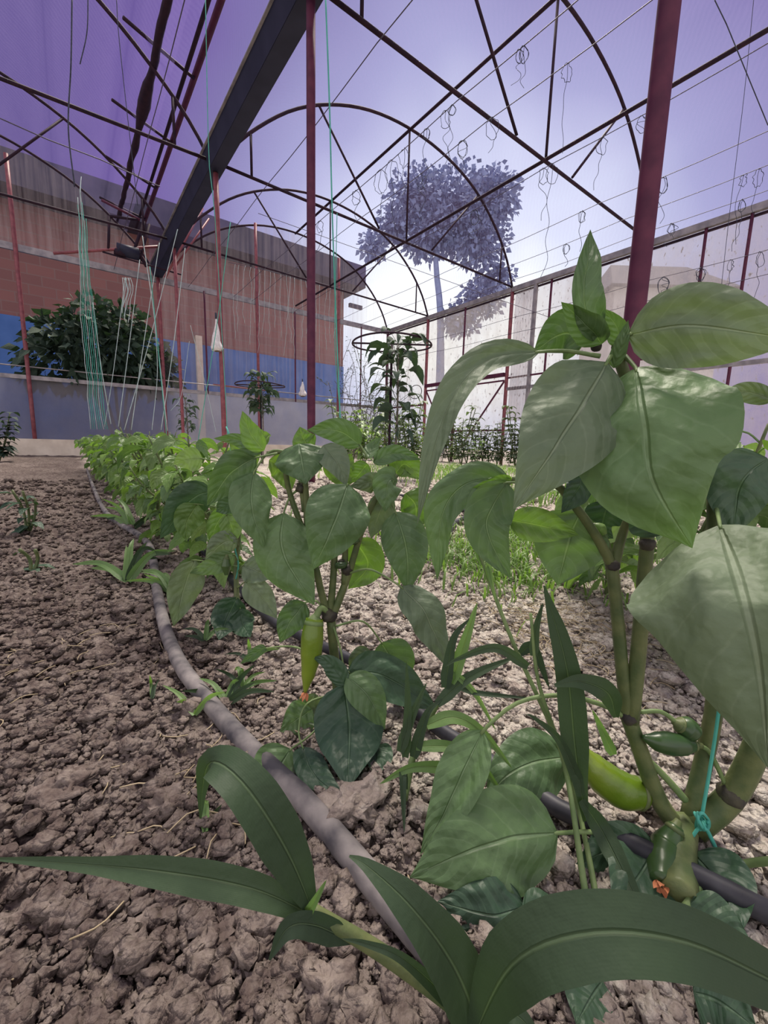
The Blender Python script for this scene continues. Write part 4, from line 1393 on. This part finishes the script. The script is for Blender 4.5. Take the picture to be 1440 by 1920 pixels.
# far grass patches
mb = MB()
rs = random.Random(4)
cs = [atZ(870, 1060, 0), atZ(930, 1020, 0), atZ(1000, 1040, 0), atZ(1080, 1030, 0), atZ(960, 1075, 0), atZ(1040, 1010, 0), atZ(760, 990, 0), atZ(1150, 1030, 0), atZ(1220, 1010, 0), atZ(860, 900, 0), atZ(950, 905, 0), atZ(820, 885, 0), atZ(1060, 940, 0), atZ(700, 885, 0), atZ(780, 878, 0), atZ(900, 882, 0), atZ(980, 885, 0)]
for i in range(6500):
    c_ = cs[rs.randrange(len(cs))]
    k_ = c_.length
    q = Vector((c_.x + rs.gauss(0, .10 * k_), c_.y + rs.gauss(0, .10 * k_), 0))
    q.z = gh(q.x, q.y)
    an = rs.random() * 6.28
    L = rs.uniform(.02, .06) * (1 if k_ < 2 else 2.0)
    o_ = Vector((math.cos(an), math.sin(an), 0))
    leaf_into(mb, [q, q + o_ * L * .3 + Vector((0, 0, L * .7)), q + o_ * L * .9 + Vector((0, 0, L * .8))], L * .13, upv, 0, .2, 0, 0, 4, 2, prof_blade, seed=i)
tag(mb.build('grass_patch', MT['grass_far']), 'patches of short pale grass on the soil beyond the right pepper plant', 'grass', kind='stuff')
mb = MB()
for i in range(420):
    c_ = (atZ(1060, 1180, 0), atZ(1110, 1240, 0), atZ(1020, 1150, 0), atZ(930, 1160, 0), atZ(400, 1500, 0), atZ(60, 1250, 0))[0 if i < 150 else i % 6]
    q = Vector((c_.x + rs.gauss(0, .07), c_.y + rs.gauss(0, .06), 0))
    q.z = gh(q.x, q.y) + .006
    an = rs.random() * 6.28
    L = rs.uniform(.015, .05)
    a2 = an + rs.uniform(-1, 1)
    p1 = q + Vector((math.cos(an), math.sin(an), .1)) * L * .5
    p2 = p1 + Vector((math.cos(a2), math.sin(a2), -.1)) * L * .5
    mb.tube(spline([q, p1, p2], 5), .0006, 4)
tag(mb.build('straw_litter', MT['straw']), 'dry straw bits and withered roots scattered on the pale soil', 'straw', kind='stuff')


# ------------------------------------------------------------------ weeds, saplings, hoops in the distance
def leafy_weed(seed, h, n_, L, mat='leaf_tree', nstem=3, name='broadleaf_weed'):
    rs = random.Random(seed)
    e = bpy.data.objects.new(name, None)
    COL.objects.link(e)
    st, lf = MB(), MB()
    for s_ in range(nstem):
        an = s_ * 2.1 + rs.random()
        top = Vector((math.cos(an) * h * .25, math.sin(an) * h * .25, h * rs.uniform(.75, 1)))
        sp1 = spline([Vector((0, 0, -.02)), top * .5 + Vector((.01, .01, 0)), top], 10)
        st.tube(sp1, .006 if h > .5 else .004, 5)
        for i in range(n_):
            q = sp1[rs.randrange(2, 11)]
            a_ = rs.random() * 6.28
            o_ = Vector((math.cos(a_), math.sin(a_), 0))
            l_ = L * rs.uniform(.6, 1.2)
            leaf_into(lf, [q, q + o_ * l_ * .5 + Vector((0, 0, l_ * .12)), q + o_ * l_ - Vector((0, 0, l_ * .2))], l_ * .5, upv, 0, .2, 0, .03, 4, 4, seed=i)
    st.build('stem', MT['stem'], e)
    lf.build('foliage', MT[mat], e)
    return e


wp = [leafy_weed(31, .66, 26, .13, 'leaf_grey', 4), leafy_weed(32, .55, 24, .12, 'leaf_far', 4), leafy_weed(33, .8, 30, .12, 'leaf_grey', 5)]
rs = random.Random(9)
first = [True] * 3
for i in range(34):
    x_ = 640 + 370 * i / 33 + rs.uniform(-3, 3)
    t_ = rs.uniform(5.2, 8.8)
    r_ = ray(x_, 850)
    X, Y = r_.x / r_.y * t_, t_
    if X > 7.0:
        Y = Y * 6.9 / X
        X = 6.9
    k_ = i % 3
    c = wp[k_] if first[k_] else copy_tree(wp[k_])
    first[k_] = False
    c.location = (X, Y, 0)
    c.rotation_euler = (0, 0, rs.random() * 6)
    s_ = rs.uniform(.55, 1.0)
    s_ *= 1.5
    c.scale = (s_ * .9, s_ * .9, s_ * (.95 if x_ > 760 else 1.15))
    tag(c, 'leafy dull green weed in the overgrown strip before the door, %s from the left' % ORD[i], 'weed', 'weeds in the strip before the right wall')

# shrub at far left edge, eggplant-like seedling, small shrubs
e = leafy_weed(41, .62, 26, .16, 'leaf_tree', 5, 'garden_shrub')
q = atZ(-2, 866, 0)
e.location = q
tag(e, 'dark shrub cut by the left edge in front of the curb', 'shrub')
e = leafy_weed(42, .15, 6, .06, 'leaf_dark', 3, 'pepper_seedling')
e.location = atZ(50, 1000, 0)
tag(e, 'small dark seedling standing alone on the soil at far left', 'seedling')
e = leafy_weed(43, .06, 3, .05, 'leaf_dark', 2, 'pepper_seedling')
e.location = atZ(55, 1075, 0)
tag(e, 'low flat seedling nearer than the lone one at far left', 'seedling')


def sapling(px, topy, d_, label, seed, nl, L, crown):
    rs = random.Random(seed)
    q = at(px, 850, d_)
    e = empty('sapling', (q.x, q.y, 0), label, 'sapling')
    top = at(px, topy, d_).z
    st = MB()
    st.tube(spline([Vector((0, 0, -.03)), Vector((.02, 0, top * .5)), Vector((0, 0, top * .96))], 10), [.016 - .001 * i for i in range(11)], 7)
    st.build('trunk', MT['bark'], e)
    lf = MB()
    for i in range(nl):
        z_ = top * rs.uniform(crown, 1)
        a_ = rs.random() * 6.28
        k_ = rs.uniform(.1, 1)
        o_ = Vector((math.cos(a_), math.sin(a_), 0))
        b_ = Vector((0, 0, z_)) + o_ * .15 * k_ * top / 1.3 + Vector((0, 0, .04))
        lf.tube([Vector((0, 0, z_ - .05)), b_], .002, 4)
        l_ = L * rs.uniform(.6, 1.2)
        leaf_into(lf, [b_, b_ + o_ * l_ * .5 + Vector((0, 0, .01)), b_ + o_ * l_ * .8 - Vector((0, 0, l_ * rs.uniform(.1, .6)))], l_ * .42, upv, rs.gauss(0, .5), .2, 0, .02, 6, 4, seed=i)
    lf.build('foliage', MT['leaf_tree'], e)
    return e


sapling(740, 640, 4.3, 'thin sapling with drooping dark leaves under the large hoop', 51, 70, .22, .3)
sapling(492, 706, 6.6, 'leafy sapling with the smaller hoop against the blue wall', 52, 110, .17, .55)
sapling(352, 745, 8.0, 'small sapling against the low film left of the slender red post', 53, 50, .15, .4)


def hoop(px, py, d_, rpx, label, stake, seed=0):
    c_ = at(px, py, d_)
    R_ = rpx * d_ / F_PX
    e = empty('support_hoop', (c_.x, c_.y, 0), label, 'plant hoop', 'round plant hoops')
    mb = MB()
    pts = [Vector((R_ * math.cos(a_), R_ * math.sin(a_), c_.z + .01 * math.sin(a_ * 2))) for a_ in np.linspace(0, 2 * PI, 49)]
    mb.tube(pts, .009, 7, False)
    mb.build('ring', MT['steel_dark'], e)
    mb = MB()
    s_ = RX.copy()
    s_.z = 0
    s_.normalize()
    mb.tube([s_ * -R_ + Vector((0, 0, c_.z)), s_ * R_ + Vector((0, 0, c_.z))], .009, 6)
    mb.build('cross_bar', MT['steel_dark'], e)
    mb = MB()
    mb.tube([Vector((0, 0, -.05)), Vector((0, 0, c_.z + .0))], .013, 7)
    mb.build('stake', MT['steel_dark'], e)
    return e


hoop(735, 645, 4.25, 74, 'large dark metal hoop on a stake above the thin sapling', True)
hoop(488, 722, 6.6, 45, 'smaller metal hoop around the leafy sapling by the blue wall', True)
# climbing vine, wispy, beyond the hoop sapling
e = empty('climbing_vine', (5.9, 9.4, 0), 'wispy climbing vine growing up the end wall behind the hoop sapling', 'vine')
st, lf = MB(), MB()
rs = random.Random(77)
for s_ in range(26):
    x0 = 640 + rs.uniform(0, 130)
    p0 = atY(x0, 845, 9.5)
    pts = [Vector((p0.x, 9.5, 0))]
    xx = x0
    for k_ in range(5):
        xx += rs.uniform(-22, 22)
        yy = 845 - (k_ + 1) * rs.uniform(22, 42)
        pts.append(atY(xx, yy, 9.5 + rs.uniform(-.2, .25)))
    sp1 = spline(pts, 24)
    off = Vector((5.9, 9.4, 0))
    st.tube([q - off for q in sp1], .006, 4)
    for i in range(90):
        q = sp1[rs.randrange(25)] - off
        a_ = rs.random() * 6.28
        o_ = Vector((math.cos(a_), math.sin(a_), rs.uniform(-.6, .4)))
        l_ = rs.uniform(.035, .085)
        q = q + o_ * rs.uniform(0, .1)
        leaf_into(lf, [q, q + o_ * l_ * .5, q + o_ * l_], l_ * .6, upv, 0, .2, 0, 0, 2, 2, seed=i)
st.build('stem', MT['bark'], e)
lf.build('foliage', MT['leaf_tree'], e)


# white bags
def bag(px, py, Y, h, w_, label):
    c_ = atY(px, py, Y)
    e = empty('plastic_bag', c_, label, 'bag', 'tied plastic bags')
    mb = MB()
    n_ = 10
    pts = [Vector((0, 0, -h * i / n_)) for i in range(n_ + 1)]
    rs_ = [w_ * (.12 + .9 * (i / n_) ** 1.2) * (.9 if i < n_ else .6) for i in range(n_ + 1)]
    mb.tube(pts, rs_, 14)
    for i, v_ in enumerate(mb.v):
        q = Vector(v_)
        mb.v[i] = tuple(q + Vector((q.x, q.y, 0)) * .5 * noise.noise(Vector((q.x * 30, q.y * 30, q.z * 6))))
    mb.build('bag_body', MT['bag'], e)
    mb = MB()
    mb.tube([(0, 0, .07), (0, 0, 0)], .012, 6)
    mb.build('tie', MT['string_d'], e)
    mb = MB()
    blob_into(mb, (0, 0, -h * .97), w_ * .55, (1, 1, .5), .3, 10, 6, 2)
    mb.build('bag_content', MT['clod'], e)


bag(405, 598, 5.68, .38, .085, 'white plastic bag tied high on the slender red post')
bag(567, 716, 9.8, .34, .12, 'white plastic bag hanging on the waist rail near the middle post')
# rake hanging above the door, small ring
e = empty('rake_head', (XR - .05, 7.1, 2.05), 'small toothed rake head hung above the door lintel', 'rake')
q0, q1 = atX(850, 694, XR - .05) - e.location, atX(878, 686, XR - .05) - e.location
mb = MB()
mb.tube([q0, q1], .012, 6)
mb.build('rake_bar', MT['steel_dark'], e)
for i in range(9):
    q = q0.lerp(q1, i / 8)
    mb = MB()
    mb.tube([q, q + Vector((0, 0, -.09))], .005, 4)
    mb.build('tine', MT['steel_dark'], e)
c_ = atX(779, 735, XR - .08)
mb = MB()
mb.tube([c_ + Vector((0, .24 * math.cos(a_), .17 * math.sin(a_))) for a_ in np.linspace(0, 2 * PI, 30)], .009, 6, False)
tag(mb.build('wire_coil', MT['steel_dark']), 'small dark wire ring hanging beside the far door post', 'wire ring')

# ------------------------------------------------------------------ wires overhead
WX = [(2.2, 3.5), (3.11, 3.5), (3.52, 3.5), (4.57, 3.5), (5.73, 3.5), (6.37, 3.5), (6.95, 3.5), (XR - .04, 2.95), (XR - .04, 2.65), (.9, 3.5)]
wl = ['thin overhead wire nearest the gutter in the right bay', 'thin overhead wire with hanging twine left of the ridge', 'thin overhead wire under the ridge carrying looped twine',
      'thin overhead wire crossing behind the thick near post', 'thin overhead wire lower right with twine loops', 'thin overhead wire just above the eave', 'thin wire lowest of the overhead ones', 'upper thin wire across the right wall film', 'lower thin wire across the right wall film', 'thin overhead wire of the left bay']
for (x_, z_), lb in zip(WX, wl):
    pts = [Vector((x_, YN + (YE - YN) * i / 24, z_ - .03 * abs(math.sin((YN + (YE - YN) * i / 24 - .74) / 2.5 * PI)))) for i in range(25)]
    pipe(pts, .0042, 'wire', 'overhead_wire', lb, 'wire', 'overhead wires', 5)
pipe([atY(0, 222, 6.6), atY(90, 262, 6.6), atY(190, 300, 6.6), atY(300, 350, 6.6)], .007, 'wire', 'overhead_wire', 'dark wire crossing the left bay below the film roll', 'wire', 'overhead wires', 5)
pipe([atZ(484, 400, 3.5), atX(1100, 620, XR - .06)], .004, 'wire', 'overhead_wire', 'thin slack wire sagging across the bay towards the right wall', 'wire', 'overhead wires', 5)
pipe([at(1340, 0, 1.9), at(1362, 45, 1.95), at(1440, 235, 2.1)], .0022, 'string_d', 'hanging_twine', 'dark twine crossing the upper right corner', 'twine', 'hanging twine')


def twine(pts, Y, mat, label, r_=.0028, wig=.0, grp='strings running up from the row'):
    P = [atY(x_, y_, Y) for x_, y_ in pts]
    sp1 = spline(P, 20)
    if wig:
        sp1 = [q + Vector((noise.noise(q * 5), noise.noise(q * 5 + Vector((9, 0, 0))), 0)) * wig for q in sp1]
    mb = MB()
    mb.tube(sp1, r_, 5)
    return tag(mb.build('hanging_twine', MT[mat]), label, 'twine', grp)


TW = [([(610, -20), (618, 200), (625, 460), (641, 862)], .62, 'string_g', 'bright green twine dropping to the middle pepper plant', .0012),
      ([(385, -10), (392, 300), (404, 420), (428, 834)], 2.6, 'string_g', 'green twine beside the slender red post', .0022),
      ([(135, -10), (133, 120), (128, 240), (140, 350)], 5.0, 'string_d', 'dark twine hanging from the top left above the green bundle', .006),
      ([(165, -10), (163, 60), (150, 120)], 4.5, 'string_d', 'short dark twine end at the top left', .004),
      ([(218, -10), (225, 90), (258, 385)], 4.6, 'string_d', 'thin dark twine right of the film roll', .003),
      ([(267, 442), (290, 600), (314, 808)], 4.5, 'string_w', 'pale twine crossing others under the gutter end', .0035),
      ([(281, 500), (300, 690), (316, 855)], 3.6, 'string_g', 'green twine ending on the bright top leaves of the row', .0028),
      ([(347, 465), (325, 650), (302, 806)], 4.5, 'string_w', 'pale twine leaning left from below the gutter edge', .0035),
      ([(299, 455), (270, 640), (246, 806)], 4.9, 'string_w', 'pale twine leaning left, fourth from the green bundle', .0035),
      ([(333, 430), (280, 640), (233, 806)], 4.9, 'string_w', 'long pale twine leaning strongly left across the bush', .0035),
      ([(262, 487), (243, 640), (222, 800)], 5.1, 'string_w', 'pale twine over the right half of the bush', .0035),
      ([(174, 567), (190, 690), (208, 795)], 5.2, 'string_w', 'pale twine just right of the green bundle', .0035),
      ([(235, 520), (212, 700), (196, 800)], 5.2, 'string_w', 'pale twine from the hanging skein to the row', .003),
      ([(290, 600), (295, 700), (285, 806)], 4.7, 'string_w', 'short pale twine near the far red post', .003),
      ([(432, 417), (408, 600), (371, 830)], 3.1, 'string_g', 'green twine leaning left across the slender red post', .0026),
      ([(357, 610), (385, 720), (405, 810)], 5.4, 'string_w', 'faint twine between the two red posts', .0025),
      ([(355, 640), (340, 740), (320, 770)], 5.4, 'string_w', 'faint slack twine left of the small sapling', .0025),
      ([(1415, -20), (1395, 180), (1368, 400), (1350, 560)], 1.5, 'string_d', 'long thin twine hanging near the upper right edge', .0022),
      ([(632, 400), (628, 640), (640, 800)], 1.2, 'string_g', 'second green twine strand close beside the bright one', .0012)]
for pts, Y, mt_, lb, r_ in TW:
    twine(pts, Y, mt_, lb, r_)
for i in range(9):
    dx = i * 3.2 - 10
    twine([(150 + dx * .5 + rs.uniform(-3, 3), 330 + rs.uniform(0, 90)), (155 + dx * .6, 480), (163 + dx, 600), (182 + dx * 1.2, 805)], 5.2, 'string_g' if i % 3 else 'string_w',
          'twine in the dense bundle hanging left of the bush, %s strand from the left' % ORD[i], .0028, .02, 'bundle of twine left of the bush')

# loops and tangles hanging on the wires and rails
TG = [(840, 115, 3.5, 90), (760, 215, 3.5, 80), (848, 205, 3.5, 110), (868, 262, 3.5, 60), (975, 95, 3.5, 60), (1065, 110, 3.5, 150), (985, 60, 3.5, 70), (715, 305, 3.5, 90), (735, 320, 3.5, 120), (790, 330, 3.5, 80),
      (1130, 255, 3.5, 90), (1020, 320, 3.5, 90), (1036, 320, 3.5, 200), (1092, 395, 3.5, 70), (1062, 462, 3.5, 40), (890, 400, 3.5, 50), (1245, 330, 3.5, 80), (1262, 400, 3.5, 40), (1425, 310, 3.5, 80), (1395, 325, 3.5, 120),
      (1205, 215, 3.5, 25), (1375, 460, 2.9, 80), (1320, 470, 2.9, 50), (1250, 480, 2.9, 30), (1430, 455, 2.9, 80), (600, 400, 3.5, 60), (668, 355, 3.5, 50), (925, 210, 3.5, 60), (800, 260, 3.5, 110), (1390, 390, 2.9, 90)]
TG.sort()
for i, (x_, y_, z_, h_) in enumerate(TG):
    q = atZ(x_, y_, z_)
    best = None
    for xw, zw in WX:
        qq = atX(x_, y_, xw)
        if qq.y < .2 or qq.y > YE - .1:
            continue
        er = abs(qq.z - zw) / (qq - CAM).length
        if best is None or er < best[0]:
            best = (er, Vector((xw, qq.y, zw - .03 * abs(math.sin((qq.y - .74) / 2.5 * PI)))))
    q = best[1]
    d_ = (q - CAM).dot(_F)
    rs = random.Random(i * 7 + 1)
    e = bpy.data.objects.new('twine_loop', None)
    COL.objects.link(e)
    e.location = q
    tag(e, 'dark knotted twine loop with dangling tail on the wires, %s from the left' % ORD[i], 'twine', 'twine loops dangling from the wires')
    sc_ = d_ / F_PX
    pts = []
    lp = rs.uniform(18, 42)
    for a_ in np.linspace(0, 2 * PI * rs.choice((1, 1, 2)), 22):
        pts.append(Vector((RX.x * math.sin(a_) * lp * .3, RX.y * math.sin(a_) * lp * .3, -(1 - math.cos(a_)) * lp * .5)) * sc_ + Vector((rs.gauss(0, 1), rs.gauss(0, 1), rs.gauss(0, 1))) * .004 * d_ * .3)
    mb = MB()
    mb.tube(spline(pts, 44), .00062 * d_, 4)
    mb.build('loop', MT['string_d'], e)
    pts = [Vector((0, 0, 0))]
    for k_ in range(1, 7):
        pts.append(Vector((RX.x, RX.y, 0)) * sc_ * rs.gauss(0, 5) + Vector((0, 0, -h_ * k_ / 6 * sc_)))
    mb = MB()
    mb.tube(spline(pts, 30), .00055 * d_, 4)
    mb.build('tail', MT['string_d'], e)
# pale loops on the end wall
pipe([atY(428, 492, 9.6), atY(560, 520, 9.6), atY(655, 545, 9.6)], .005, 'wire', 'overhead_wire', 'thin wire carrying the row of twine ends before the end wall', 'wire', 'overhead wires', 5)
for i in range(22):
    x_ = 440 + i * 9.5 + random.uniform(-2, 2)
    y_ = 494 + (x_ - 440) * .235
    twine([(x_, y_), (x_ + random.uniform(-4, 4), y_ + 60), (x_ + random.uniform(-4, 4), y_ + random.uniform(90, 170))], 9.6, 'string_w', 'pale twine end dangling before the brick behind the end wall, %s from the left' % ORD[i], .004, .03, 'twine ends on the end wall')
for i in range(7):
    x_ = 228 + i * 2.2
    twine([(x_, 520), (x_ + random.uniform(-6, 8), 550), (x_ + random.uniform(-5, 5), 570 + i * 6)], 6.5, 'string_w', 'pale strand of the short skein hanging over the bush, %s from the left' % ORD[i], .004, .03, 'short twine skein over the bush')
